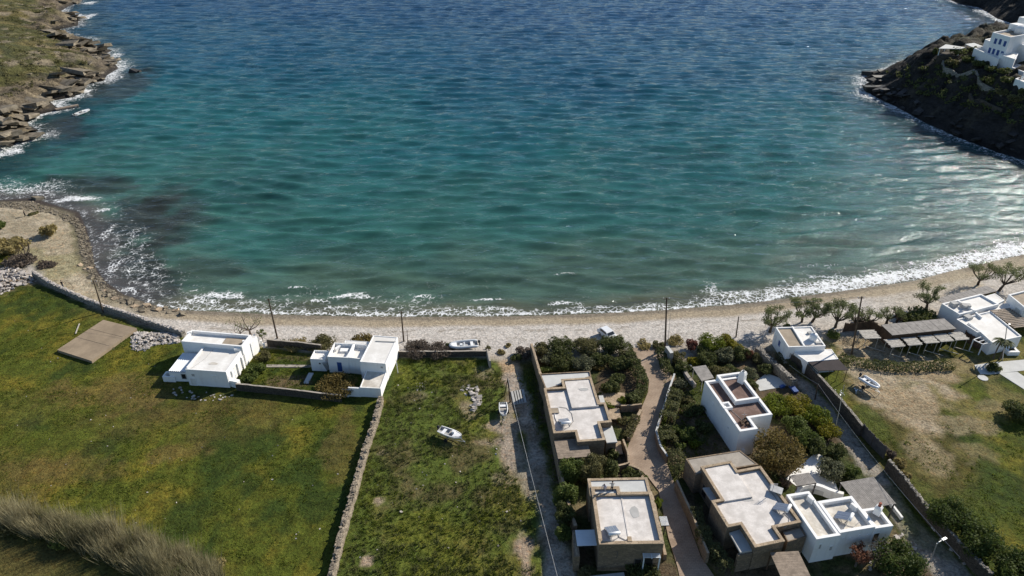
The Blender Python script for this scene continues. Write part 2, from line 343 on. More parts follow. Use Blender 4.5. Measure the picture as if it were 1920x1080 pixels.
def albedo(X, Y, d):
    n1 = fbm(X, Y, .06, 5, 1); n2 = fbm(X, Y, .25, 4, 2); n3 = fbm(X, Y, 1.1, 3, 4)
    A = np.zeros(X.shape+(3,))+np.array((.074, .090, .013))
    nf = fbm(X, Y*.7, .5, 4, 13)
    A = lerp(A, (.165, .138, .020), sstep(.44, .66, n1*.3+n2*.35+nf*.35)*.9)
    A = lerp(A, (.034, .056, .011), sstep(.49, .62, fbm(X, Y, .12, 4, 8)*.55+nf*.45)*.9)
    A = lerp(A, (.125, .085, .030), sstep(.5, .68, fbm(X+40, Y, .07, 5, 11))*.45)
    for px, py, rx, ry, k in ((220, 730, 110, 42, .45), (400, 770, 110, 30, .2), (60, 760, 70, 50, .15), (640, 830, 40, 60, .4), (120, 880, 110, 25, .35), (330, 850, 60, 20, .5)):
        A = blot(A, X, Y, (.145, .098, .038), px, py, rx, ry, k)
    A = A*(1+.11*np.sin((X*.94+Y*.34+n1*7)*2*math.pi/2.1)*sstep(.4, .6, n1))[..., None]
    A = A*(1+.5*(n3-.5)+.35*(fbm(X, Y, .45, 4, 14)-.5))[..., None]
    # rough meadow
    mw = soft('meadow', X, Y, .8, .8); B = np.zeros_like(A)+np.array((.085, .112, .022))
    B = lerp(B, (.11, .098, .04), sstep(.5, .7, n2)); B = lerp(B, (.14, .14, .02), sstep(.55, .7, fbm(X, Y, .16, 4, 19))*.6)
    A = lerp(A, B, mw)
    for px, py, rx, ry, k in ((985, 1030, 18, 30, .95), (712, 940, 10, 8, .95), (687, 1055, 12, 9, .95), (935, 800, 22, 10, .8), (955, 850, 25, 25, .9), (915, 830, 40, 8, .5), (880, 770, 20, 20, .6), (905, 700, 20, 14, .4), (945, 900, 30, 12, .5), (790, 740, 16, 8, .4), (720, 850, 12, 6, .5), (1000, 880, 12, 30, .7)):
        A = blot(A, X, Y, (.33, .255, .185), px, py, rx, ry, k)
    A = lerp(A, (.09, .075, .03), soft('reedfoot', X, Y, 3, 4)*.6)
    # gardens, lanes, yards
    for g in ('garden_l', 'garden_r'):
        gw = soft(g, X, Y, .4, .3); Gd = lerp(np.zeros_like(A)+np.array((.095, .072, .045)), (.05, .062, .02), sstep(.45, .6, n2)); Gd = lerp(Gd, (.24, .18, .11), sstep(.55, .7, fbm(X, Y, .35, 3, 55))*.6); A = lerp(A, Gd, gw)
    A = lerp(A, (.30, .255, .205), soft('laneside', X, Y, 1, 2)*.8)
    lw = soft('lane', X, Y, .5, .9); Ln = np.zeros_like(A)+np.array((.36, .31, .255)); Ln = lerp(Ln, (.25, .2, .15), sstep(.45, .65, n2)); Ln = lerp(Ln, (.40, .29, .18), sstep(700, 735, 0*X+1e9) if False else sstep(92, 97, Y)*sstep(.4, .6, n1))
    A = lerp(A, Ln, lw)
    A = lerp(A, (.30, .27, .225), soft('rlane', X, Y, .4, .5))
    yr = X > 38
    Yd = lerp(np.zeros_like(A)+np.array((.30, .235, .145)), (.36, .30, .21), sstep(.4, .65, fbm(X*.6+Y, Y*.3, .5, 4, 61))); Yd = lerp(Yd, (.12, .115, .03), sstep(.6, .74, n2*.6+n1*.4)*.7)
    A = lerp(A, (.17, .145, .055), soft('yard2', X, Y, 3, 7)*.7*sstep(.35, .55, n2)); A = lerp(A, Yd, soft('yard', X, Y, 2, 4))
    for px, py, rx, ry, k in ((1800, 800, 60, 18, .6), (1740, 855, 40, 35, .55), (1840, 850, 40, 20, .35), (1700, 770, 60, 20, .6), (1860, 760, 30, 12, .4), (1620, 640, 60, 14, .9), (1830, 690, 60, 18, .4)):
        A = blot(A, X, Y, (.27, .215, .135), px, py, rx, ry, k)
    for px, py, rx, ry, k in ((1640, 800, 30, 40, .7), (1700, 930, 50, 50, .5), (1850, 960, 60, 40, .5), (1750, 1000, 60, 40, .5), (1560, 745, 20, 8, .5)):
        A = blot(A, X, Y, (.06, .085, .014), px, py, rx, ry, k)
    # left sandy track and the bank of loose stone
    pw = soft('path', X, Y, .8, 1.0); Pt = lerp(np.zeros_like(A)+np.array((.31, .265, .185)), (.37, .32, .235), sstep(.4, .6, n2)); Pt = lerp(Pt, (.2, .19, .08), sstep(.6, .72, n1)*.5); A = lerp(A, Pt, pw)
    A = lerp(A, (.22, .17, .12), soft('slope', X, Y, 1, 2))
    # beach
    bx = (fbm(X, Y, .12, 4, 71)-.5)
    left = sstep(-62, -86, X); wid = 15.5+bx*5-3*left
    bw = sstep(wid+1.2, wid-1.2, d)*sstep(-420, -150, X)*(1-.0*left)
    Bc = np.zeros_like(A)+np.array((.42, .37, .31))
    peb = sstep(3.4, 4.8, d+bx*3)*sstep(14.5, 11, d+bx*5)
    Bc = lerp(Bc, (.54, .505, .465), peb*.85)
    sandw = sstep(4.4, 3.0, d+bx*2)*(1-left); Bc = lerp(Bc, (.36, .30, .215), sandw)
    Bc = lerp(Bc, (.19, .165, .13), sstep(2.0, .8, d+bx*1.5)*.85)
    for dk_, wk_, kk_ in ((5.6, .35, .55), (8.8, .3, .3)): Bc = lerp(Bc, (.16, .13, .085), sstep(wk_, .05, np.abs(d-dk_+bx*3+(n3-.5)*1.2))*kk_*sstep(.4, .6, n2)*(1-left))
    for dk_ in (13.6, 15.3): Bc = lerp(Bc, (.34, .30, .245), sstep(.5, .1, np.abs(d-dk_+bx*2))*.6*(1-left))
    rt = sstep(60, 95, X); Bc = lerp(Bc, (.40, .345, .25), rt*sstep(.35, .6, fbm(X, Y, .15, 3, 77))*.7)
    lb = left*sstep(8, 3.5, d+bx*5); Bc = lerp(Bc, (.13, .115, .075), lb*.9); Bc = lerp(Bc, (.06, .05, .045), left*sstep(2.6, .5, d+bx*3))
    bw = bw*sstep(.5, -.5, sd(X, Y, PW['nobeach'])+(n2-.5)*1.2)
    for px, py, rx, ry, k in ((545, 715, 40, 14, .8), (560, 672, 40, 6, .5)): A = blot(A, X, Y, (.13, .095, .055), px, py, rx, ry, k)
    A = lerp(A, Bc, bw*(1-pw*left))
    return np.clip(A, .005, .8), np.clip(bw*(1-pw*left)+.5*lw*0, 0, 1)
def ground_mat():
    t = NT('ground_surface'); c = t.attr('col'); b = t.attr('peb')
    f1 = t.noise(2.6, 5, .65); f2 = t.noise(.7, 4, .6); f3 = t.noise(9, 3)
    k = t.math('ADD', t.ramp(f1, .25, .75, .52, 1.3), t.ramp(f2, .3, .7, -.24, .24)); k = t.math('ADD', k, t.ramp(f3, .3, .7, -.16, .16))
    col = t.mix(1.0, c.outputs["Color"], t.comb(k, k, k), 'MULTIPLY')
    col2 = t.mix(t.ramp(t.noise(1.6, 3), .5, .7, 0, .45), col, t.mix(1.0, col, (1.35, 1.0, .8), 'MULTIPLY'))
    v = t.vor(3.2); sep = t.n("SeparateColor"); t.l(v.outputs["Color"], sep.inputs[0]); g = t.ramp(sep.outputs[0], 0, 1, .74, 1.26)
    pebc = t.mix(1.0, c.outputs["Color"], t.comb(g, g, g), 'MULTIPLY'); pebc = t.mix(t.ramp(f1, .4, .65), pebc, t.mix(1.0, pebc, (.72, .7, .68), 'MULTIPLY'))
    col = t.mix(t.math('MULTIPLY', b.outputs["Fac"], .8), col2, pebc)
    h = t.math('ADD', f1, t.math('MULTIPLY', f3, .4)); t.bump(h, .9, .22)
    return t.fin(col, .95, .1)
def _comb(s, a, b, c):
    x = s.n("CombineColor")
    for i, v in enumerate((a, b, c)): s.set(x.inputs[i], v)
    return x.outputs[0]
NT.comb = _comb
M['ground'] = ground_mat()
def grid_faces(nx, ny):
    i = np.arange(ny-1)[:, None]*nx+np.arange(nx-1)[None, :]
    return np.stack([i, i+1, i+1+nx, i+nx], -1)
def submesh(V, Fq, attrs):
    used = np.unique(Fq); mp = np.full(len(V), -1); mp[used] = np.arange(len(used))
    return V[used], mp[Fq], [a[used] for a in attrs]
X, Y = np.meshgrid(gx, gy); Dm = sd(X, Y, MAIN); Z = height(X, Y)
ALB, PEB = albedo(X, Y, Dm)
Fq = grid_faces(len(gx), len(gy)); cx = X[:-1, :-1]+np.diff(X[:-1, :], axis=1)/2; cy = Y[:-1, :-1]+np.diff(Y[:, :-1], axis=0)/2
jx = (fbm(cx, cy, .6, 3, 3)-.5)*1.6
dmc = Dm[:-1, :-1]; keep = dmc > -9
lanez = (sd(cx, cy, PW['lane'])+jx > 0); rl = sd(cx, cy, PW['rlane']) > 0; yd = sd(cx, cy, PW['yard'])+jx*2 > 0; pth = sd(cx, cy, PW['path'])+jx*.5 > 0
bch = (PEB[:-1, :-1] > .5) & ~pth
zone = np.zeros(cx.shape, int); zone[yd] = 3; zone[rl] = 4; zone[pth] = 5; zone[bch] = 2; zone[lanez & ~bch] = 1; zone[~keep] = -1
V = np.stack([X, Y, Z], -1).reshape(-1, 3)
for zi, nm in enumerate(('ground', 'dirt_lane', 'beach', 'dirt_yard', 'paved_lane', 'sandy_track')):
    f = Fq[zone == zi]
    v2, f2, (a, b) = submesh(V, f, [ALB.reshape(-1, 3), PEB.ravel()])
    me = np_mesh(nm, v2, f2, True); add_attr(me, 'col', a); add_attr(me, 'peb', b, 'FLOAT')
    tag(link_mesh(nm, me, M['ground']), kind='structure')

# headlands
def rock_mat(name, k):
    t = NT(name); c = t.attr('col'); mp = t.n("Mapping"); mp.inputs["Rotation"].default_value = (R(25), R(15), R(20)); mp.inputs["Scale"].default_value = (.35, .6, 2.2); t.l(t.tc.outputs["Object"], mp.inputs[0])
    f1 = t.noise(.5, 6, .7, mp.outputs[0]); f2 = t.noise(1.3, 4, .65); f3 = t.noise(.22, 4)
    kk = t.math('ADD', t.ramp(f1, .3, .7, .55, 1.25), t.ramp(f2, .3, .7, -.28, .28)); kk = t.math('ADD', kk, t.ramp(f3, .35, .65, -.15, .15))
    col = t.mix(1.0, c.outputs["Color"], t.comb(kk, kk, kk), 'MULTIPLY')
    t.bump(t.math('ADD', f1, t.math('MULTIPLY', f2, .5)), .9, k); return t.fin(col, .9, .15)
def headland(nm, poly, xs, ys, fn):
    X, Y = np.meshgrid(xs, ys); d = sd(X, Y, poly); Z = height(X, Y)+0.0
    gyy, gxx = np.gradient(Z, ys, xs); sl = np.sqrt(gxx**2+gyy**2)
    col = fn(X, Y, d, Z, sl); f = grid_faces(len(xs), len(ys)); kp = (d[:-1, :-1] > -4)
    v2, f2, (a,) = submesh(np.stack([X, Y, Z], -1).reshape(-1, 3), f[kp], [col.reshape(-1, 3)])
    me = np_mesh(nm, v2, f2, True); add_attr(me, 'col', a); tag(link_mesh(nm, me, rock_mat(nm+'_rock', 1.2)), kind='structure')
def lcol(X, Y, d, Z, sl):
    n = fbm(X, Y, .08, 5, 81); n2 = fbm(X, Y, .3, 4, 82)
    A = np.zeros(X.shape+(3,))+np.array((.135, .112, .045)); A = lerp(A, (.078, .076, .026), sstep(.38, .54, n)); A = lerp(A, (.055, .06, .028), sstep(.52, .66, n2)*.8)
    A = lerp(A, (.27, .22, .16), sstep(.58, .7, fbm(X, Y, .15, 4, 84))*.7)
    rk = np.maximum(sstep(15, 6, d+(n-.5)*24), sstep(.95, 1.3, sl)); R_ = lerp(np.zeros_like(A)+np.array((.18, .145, .095)), (.10, .082, .06), sstep(.4, .62, n2)); A = lerp(A, R_, rk)
    A = lerp(A, (.04, .036, .032), sstep(3.2, .8, d+(n2-.5)*3)); return A
def rcol(X, Y, d, Z, sl):
    n = fbm(X, Y, .1, 5, 91); n2 = fbm(X, Y, .3, 4, 92)
    A = np.zeros(X.shape+(3,))+np.array((.05, .043, .03)); A = lerp(A, (.03, .034, .015), sstep(.45, .6, n)); A = lerp(A, (.032, .029, .026), sstep(26, 16, d+(n2-.5)*12)); A = lerp(A, (.075, .063, .045), sstep(.6, .75, n2)*.6)
    return lerp(A, (.02, .018, .017), sstep(4, 1, d+(n2-.5)*3))
headland('hillside', LEFT, np.arange(-480, -150, 1.15), np.arange(205, 560, 1.15), lcol)
headland('headland', RIGHT, np.arange(118, 480, 1.15), np.arange(172, 620, 1.15), rcol)

# ------------------------------------------------------------------ the sea
wx = axis((-9000, -700, 400), (-700, -330, 8), (-330, -150, 1.6), (-150, 150, .6), (150, 330, 1.6), (330, 700, 8), (700, 9000, 400))
wy = axis((90, 112, .7), (112, 132, .4), (132, 185, .7), (185, 300, 1.0), (300, 530, 1.5), (530, 700, 5), (700, 2000, 60), (2000, 16000, 700))
X, Y = np.meshgrid(wx, wy)
dM = -sd(X, Y, MAIN); dR = np.full(X.shape, 1e4); dL = np.full(X.shape, 1e4)
m = X > 20; dR[m] = -sd(X[m], Y[m], RIGHT); m = X < -20; dL[m] = -sd(X[m], Y[m], LEFT)
off = np.minimum(dM, np.minimum(dR, dL)); head = np.minimum(dR, dL)
n1 = fbm(X, Y, .05, 4, 101); n2 = fbm(X, Y, .2, 4, 102)
C = np.zeros(X.shape+(3,))+np.array((.013, .054, .112))
dd = dM*.75+(Y-110)*.25+(n1-.5)*40
C = lerp(C, (.011, .070, .110), sstep(290, 150, dd)); C = lerp(C, (.018, .104, .108), sstep(170, 75, dd)); C = lerp(C, (.033, .114, .094), sstep(95, 28, dd)); C = lerp(C, (.064, .116, .084), sstep(38, 8, dd)); C = lerp(C, (.105, .105, .065), sstep(9, 1, dM+(n2-.5)*5))
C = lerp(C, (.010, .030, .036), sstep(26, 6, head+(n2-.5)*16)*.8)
def blotw(C, px, py, rx, ry, c, k):
    p = P(px, py, SEA); mm = mpp(px, py, SEA); mz = mm/ math.sin(math.atan2(CAMZ-SEA, p.y))
    d = np.sqrt(((X-p.x)/(rx*mm))**2+((Y-p.y)/(ry*mz))**2)+(n1-.5)*1.6+(n2-.5)*.9
    return lerp(C, c, sstep(1.15, .45, d)*k)
for a in ((255, 410, 90, 95, .95), (262, 490, 70, 60, .95), (330, 430, 60, 60, .6), (150, 345, 130, 24, .8), (290, 545, 60, 28, .9), (400, 500, 90, 30, .45), (480, 350, 140, 40, .35), (120, 240, 80, 22, .8), (230, 160, 50, 30, .7), (620, 470, 110, 26, .3), (860, 505, 130, 16, .25), (1250, 300, 150, 30, .25), (1730, 440, 90, 20, .25)):
    C = blotw(C, a[0], a[1], a[2], a[3], (.030, .033, .026) if a[0] < 420 else (.012, .050, .052), a[4])
C = lerp(C, (.075, .066, .062), sstep(7, 2, dM+(n2-.5)*4)*sstep(-58, -80, X)*.85)
# foam: swash along the beach, broken surf round the rocks, crests of the breaking waves
along = fbm(X*.8, Y*.15, .09, 3, 111)
lf = sstep(-58, -80, X); rt = sstep(25, 75, X)
FO = np.zeros(X.shape)
FO = np.maximum(FO, sstep(2.6+rt*2.2, .2, np.abs(dM-1.2-rt*1.2+(n2-.5)*3.0))*(.56+.34*rt+.25*(along-.5))*(1-.6*lf))
FO = np.maximum(FO, sstep(13+4*along-4*rt, 2, dM+(n2-.5)*4)*(.28+.9*(along-.5))*sstep(-100, -60, X))
FO = np.maximum(FO, sstep(.9, .1, np.abs(dM-.7+(n2-.5)*1.6))*.8*(1-.5*lf)); FO = np.maximum(FO, lf*sstep(8+8*(along-.4), 2, np.abs(dM-6.5)+(n2-.5)*4)*(.30+.9*(along-.5)))
FO = np.maximum(FO, sstep(6+11*(fbm(X, Y, .05, 3, 121)-.35), .5, head+(n2-.5)*5)*(.66+.7*(fbm(X, Y, .04, 3, 131)-.5)))
def crest(px, py, rx, ry, k, tilt=0.0):
    global FO
    p = P(px, py, SEA); mm = mpp(px, py, SEA); mz = mm/math.sin(math.atan2(CAMZ-SEA, p.y)); u = (X-p.x)/(rx*mm); v = (Y-p.y+tilt*(X-p.x))/(ry*mz)+u*u*.6
    v = np.where(v > 0, v*.8, v*2.4); d = np.sqrt(u*u+v*v)+(n2-.5)*.9
    FO = np.maximum(FO, sstep(1.1, .3, d)*k)
for a in ((418, 556, 62, 13, .80), (380, 566, 50, 10, .7), (470, 568, 46, 8, .6), (556, 541, 26, 3.5, .95), (655, 558, 54, 9, .86), (600, 566, 30, 6, .7), (795, 557, 36, 6, .86), (640, 578, 70, 8, .55), (520, 575, 60, 7, .6),
          (745, 578, 50, 5, .6), (920, 562, 60, 3.5, .75), (900, 580, 110, 8, .55), (1060, 570, 60, 8, .62), (1060, 515, 24, 3, .5), (1130, 577, 90, 5, .7), (1230, 575, 80, 5, .75), (1335, 545, 26, 22, .5), (1420, 552, 120, 8, .7, ), (1560, 536, 90, 8, .72), (1690, 518, 110, 9, .8), (1800, 500, 100, 9, .85), (1890, 478, 90, 9, .85),
          (1560, 520, 70, 4, .55), (1480, 528, 40, 3, .5), (1540, 500, 80, 6, .33), (150, 375, 60, 9, .85), (195, 395, 26, 7, .95), (40, 357, 70, 6, .8), (196, 440, 14, 26, .7), (205, 510, 20, 26, .62), (235, 545, 30, 8, .75), (285, 520, 14, 14, .5), (365, 545, 14, 2.5, .8), (50, 262, 36, 6, .85), (20, 285, 30, 7, .9), (212, 106, 20, 7, .7), (160, 80, 22, 5, .8), (160, 172, 16, 6, .9), (158, 34, 18, 8, .9), (166, 6, 16, 4, .9), (1622, 170, 10, 9, .85), (1640, 138, 30, 5, .7), (1655, 186, 26, 4, .6), (1890, 35, 24, 9, .8)):
    crest(*a)
wr = random.Random(3); swell = np.zeros(X.shape); wob = (fbm(X, Y, .02, 3, 141)-.5)*9
for k_ in range(20):
    lam = 2.5*(1.062**k_)*wr.uniform(.92, 1.08); th = R(wr.gauss((-15, 9)[k_ % 2], 9)); ph = wr.uniform(0, 6.28); a_ = .0104*lam
    ph_ = (X*math.sin(th)+(Y+wob)*math.cos(th))*2*math.pi/lam+ph; swell += a_*(np.sin(ph_)-.18*np.cos(2*ph_))
swell *= (.6+.8*fbm(X, Y, .03, 3, 151))*sstep(-1, 14, off)*sstep(600, 420, Y)
Zw = SEA+swell+FO*.12*sstep(0, 3, off)
f = grid_faces(len(wx), len(wy)); kp = np.maximum.reduce([off[:-1, :-1], off[1:, 1:], off[:-1, 1:], off[1:, :-1]]) > -5
v2, f2, (a, b) = submesh(np.stack([X, Y, Zw], -1).reshape(-1, 3), f[kp], [C.reshape(-1, 3), FO.ravel()])
me = np_mesh('sea', v2, f2, True); add_attr(me, 'col', a); add_attr(me, 'foam', b, 'FLOAT')
t = NT('sea_water'); c = t.attr('col'); fo = t.attr('foam')
mp = t.n("Mapping"); mp.inputs["Rotation"].default_value = (0, 0, R(-9)); mp.inputs["Scale"].default_value = (.36, 1, 1); t.l(t.tc.outputs["Object"], mp.inputs[0])
mp2 = t.n("Mapping"); mp2.inputs["Rotation"].default_value = (0, 0, R(18)); mp2.inputs["Scale"].default_value = (.52, 1, 1); t.l(t.tc.outputs["Object"], mp2.inputs[0])
w1 = t.noise(.30, 4, .6, mp.outputs[0]); w2 = t.noise(.85, 4, .62, mp2.outputs[0]); w3 = t.noise(.09, 3, .5, mp.outputs[0])
hh = t.math('ADD', t.math('MULTIPLY', w1, 1.15), t.math('MULTIPLY', w2, .62)); hh = t.math('ADD', hh, t.math('MULTIPLY', w3, .3))
w4 = t.noise(2.3, 4, .65, mp2.outputs[0]); hh = t.math('ADD', hh, t.math('MULTIPLY', w4, .2)); bp = t.n("Bump"); bp.inputs["Strength"].default_value = 1.0; bp.inputs["Distance"].default_value = .62; t.l(hh, bp.inputs["Height"])
lc = t.n("Mapping"); t.l(t.tc.outputs["Object"], lc.inputs[0]); dn = t.n("TexNoise"); dn.inputs["Scale"].default_value = .7; dn.inputs["Detail"].default_value = 4; t.l(t.tc.outputs["Object"], dn.inputs["Vector"])
ad = t.mix(.8, t.tc.outputs["Object"], dn.outputs["Color"], 'LINEAR_LIGHT'); ve = t.vor(1.15, 'DISTANCE_TO_EDGE', ad); lace = t.ramp(ve.outputs[0], 0, .16, 1, 0)
fn_ = t.noise(.8, 6, .6); k = t.math('ADD', t.math('MULTIPLY', lace, .5), t.ramp(fn_, .3, .7, 0, .5))
msk = t.ramp(t.math('ADD', k, fo.outputs["Fac"]), .90, 1.42)
kk = t.ramp(w1, .3, .7, .72, 1.28); col = t.mix(1.0, c.outputs["Color"], t.comb(kk, kk, kk), 'MULTIPLY')
wd = t.n("BsdfDiffuse"); t.l(col, wd.inputs[0]); t.l(bp.outputs[0], wd.inputs[1]); gl_ = t.n("BsdfGlossy"); gl_.inputs["Roughness"].default_value = .10; gl_.inputs[0].default_value = (.9, .95, 1, 1); t.l(bp.outputs[0], gl_.inputs["Normal"]); fr = t.n("Fresnel"); fr.inputs[0].default_value = 1.33; t.l(bp.outputs[0], fr.inputs[1]); ws_ = t.n("MixShader"); t.l(t.math('MULTIPLY', fr.outputs[0], .72), ws_.inputs[0]); t.l(wd.outputs[0], ws_.inputs[1]); t.l(gl_.outputs[0], ws_.inputs[2])
fb = t.n("BsdfDiffuse"); fb.inputs[0].default_value = (.74, .75, .75, 1); mx = t.n("MixShader"); t.l(msk, mx.inputs[0]); t.l(ws_.outputs[0], mx.inputs[1]); t.l(fb.outputs[0], mx.inputs[2]); t.l(mx.outputs[0], t.o.inputs[0])
tag(link_mesh('sea', me, t.m), kind='structure')
# ------------------------------------------------------------------ builders for houses
def snap(pts):
    n = len(pts); v = [Vector(p) for p in pts]; sx = sy = 0
    for i in range(n):
        d = v[(i+1) % n]-v[i]; a = math.atan2(d.y, d.x)*4; L = d.length**2; sx += math.cos(a)*L; sy += math.sin(a)*L
    a = math.atan2(sy, sx)/4; U = Vector((math.cos(a), math.sin(a))); N = Vector((-U.y, U.x)); ed = []
    for i in range(n):
        d = v[(i+1) % n]-v[i]; mid = (v[i]+v[(i+1) % n])/2
        ed.append(('u', mid.dot(N)) if abs(d.dot(U)) > abs(d.dot(N)) else ('v', mid.dot(U)))
    out = []
    for i in range(n):
        p, q = ed[i-1], ed[i]
        if p[0] == q[0]: out.append(v[i]); continue
        uu = p[1] if p[0] == 'v' else q[1]; nn = p[1] if p[0] == 'u' else q[1]; out.append(U*uu+N*nn)
    return [tuple(p) for p in out]
def ccw(p):
    return p if sum(p[i][0]*p[(i+1) % len(p)][1]-p[(i+1) % len(p)][0]*p[i][1] for i in range(len(p))) > 0 else p[::-1]
def inset(p, w):
    n = len(p); out = []
    for i in range(n):
        a, b, c = Vector(p[i-1]), Vector(p[i]), Vector(p[(i+1) % n]); d1 = (b-a).normalized(); d2 = (c-b).normalized()
        n1, n2 = Vector((-d1.y, d1.x)), Vector((-d2.y, d2.x)); k = n1+n2; k = k/max(.2, k.dot(n1)) if k.length > .1 else n1
        out.append(tuple(b+k*w))
    return out
def at(pts, z, rect=True):
    w = [tuple(P(x, y, z)[:2]) for x, y in pts]; return ccw(snap(w) if rect else w)
def block(root, pts, zt, zb=-.4, ph=.4, pw=.4, wm='white', rm='whiteroof', cop=None, rect=True, wn='wall', rn='roof', world=False):
    p = ccw(snap(pts) if rect else pts) if world else at(pts, zt, rect); q = inset(p, pw); n = len(p); b = MB()
    ch = 0.0 if not cop else .14
    for i in range(n):
        j = (i+1) % n
        b.face([(*p[i], zb), (*p[j], zb), (*p[j], zt-ch), (*p[i], zt-ch)])
        b.face([(*q[j], zt-ph-.02), (*q[i], zt-ph-.02), (*q[i], zt-ch), (*q[j], zt-ch)])
        if not cop: b.face([(*p[i], zt), (*p[j], zt), (*q[j], zt), (*q[i], zt)])
    wl = b.build(wn, M[wm], root)
    if cop:
        c = MB(); po = inset(p, -.05); qi = inset(p, pw+.04)
        for i in range(n):
            j = (i+1) % n
            c.face([(*po[i], zt), (*po[j], zt), (*qi[j], zt), (*qi[i], zt)]); c.face([(*po[i], zt-ch), (*po[j], zt-ch), (*po[j], zt), (*po[i], zt)])
            c.face([(*qi[j], zt-ch), (*qi[i], zt-ch), (*qi[i], zt), (*qi[j], zt)]); c.face([(*po[j], zt-ch), (*po[i], zt-ch), (*qi[i], zt-ch), (*qi[j], zt-ch)])
        c.build('coping', M[cop], root)
    r = MB(); r.face([(*x, zt-ph) for x in inset(p, pw-.02)]); r.build(rn, M[rm], root)
    return p
def slab(root, pts, z, th=.15, m='paleslab', name='slab', rect=True, world=False):
    p = (ccw(pts) if world else at(pts, z, rect)); b = MB(); b.prism(p, z-th, z, bottom=True); return b.build(name, M[m], root)
def facade(p, way):
    d = {'S': Vector((0, -1)), 'W': Vector((-1, 0)), 'E': Vector((1, 0)), 'N': Vector((0, 1))}[way]; best = None
    for i in range(len(p)):
        a, b = Vector(p[i]), Vector(p[(i+1) % len(p)]); e = b-a; nn = Vector((e.y, -e.x)).normalized(); s = nn.dot(d)*e.length*(1 if nn.dot(d) > .3 else 0)
        if best is None or s > best[0]: best = (s, a, b, nn)
    return best[1:]
def opening(root, fc, t, z, w, h, kind='window', fm='white', pm='glass'):
    a, b, nn = fc; c = a.lerp(b, t); e = (b-a).normalized(); rz = math.atan2(e.y, e.x); c3 = lambda o, dz=0, du=0: (c.x+nn.x*o+e.x*du, c.y+nn.y*o+e.y*du, z+dz)
    f = MB(); k = .09
    f.box(c3(.02, h/2), (w+k, .07, k), rz); f.box(c3(.02, -h/2), (w+k, .07, k), rz)
    f.box(c3(.02, 0, -w/2), (k, .07, h-k), rz); f.box(c3(.02, 0, w/2), (k, .07, h-k), rz)
    fo = f.build(kind, M[fm], root); g = MB(); g.box(c3(.005), (w-k, .05, h-k), rz); g.build('pane' if kind == 'window' else 'door_leaf', M[pm], fo); return fo
def house(name, label, cat, px, py, group=None):
    p = P(px, py); return thing(name, label, cat, (p.x, p.y, 0), group)
def planks(root, pts, z, n, m, name='roof', th=.05, gap=.25, along=0, beams='brownwood', posts=None, zb=0, slope=0.0):
    q = [Vector((*p, z)) for p in at(pts, z)] if len(pts) == 4 else None
    # order so that edge 0-1 is the pair the boards span
    if along: q = q[1:]+q[:1]
    a, b, c, d = q; mb = MB()
    for i in range(n):
        t0, t1 = (i+gap/2)/n, (i+1-gap/2)/n
        p0, p1, p2, p3 = a.lerp(d, t0), b.lerp(c, t0), b.lerp(c, t1), a.lerp(d, t1); k = random.uniform(-.012, .012); u = Vector((0, 0, th)); kk = Vector((0, 0, k))
        p0, p1, p2, p3 = p0+kk, p1+kk, p2+kk, p3+kk
        mb.face([p0+u, p1+u, p2+u, p3+u]); mb.face([p0, p3, p2, p1])
        for s, e in ((p0, p1), (p1, p2), (p2, p3), (p3, p0)): mb.face([s, e, e+u, s+u])
    r = mb.build(name, M[m], root)
    if beams:
        for t in (.03, .5, .97): bm = MB(); bm.beam(a.lerp(b, t)-Vector((0, 0, .08)), d.lerp(c, t)-Vector((0, 0, .08)), .1, .14); bm.build('roof_beam', M[beams], root)
    if posts:
        for (u, v) in posts:
            p = a.lerp(b, u).lerp(d.lerp(c, u), v); pb = MB(); pb.box((p.x, p.y, (z-.16+zb)/2), (.14, .14, z-.16-zb)); pb.build('post', M[beams or m], root)
    return r
def sheet(root, pts, z, n, m='metalsheet', name='roof', drop=0.0, along=0):
    q = [Vector((*p, z)) for p in at(pts, z)]
    if along: q = q[1:]+q[:1]
    a, b, c, d = q; a = a-Vector((0, 0, drop)); b = b-Vector((0, 0, drop)); mb = MB(); k = n*4; top = []
    for i in range(k+1):
        t = i/k; dz = Vector((0, 0, .05*math.sin(2*math.pi*i/4))); top.append((a.lerp(b, t)+dz, d.lerp(c, t)+dz))
    for i in range(k):
        p, q2 = top[i], top[i+1]; u = Vector((0, 0, .02)); mb.face([p[0], q2[0], q2[1], p[1]]); mb.face([p[0]-u, p[1]-u, q2[1]-u, q2[0]-u])
    return mb.build(name, M[m], root)
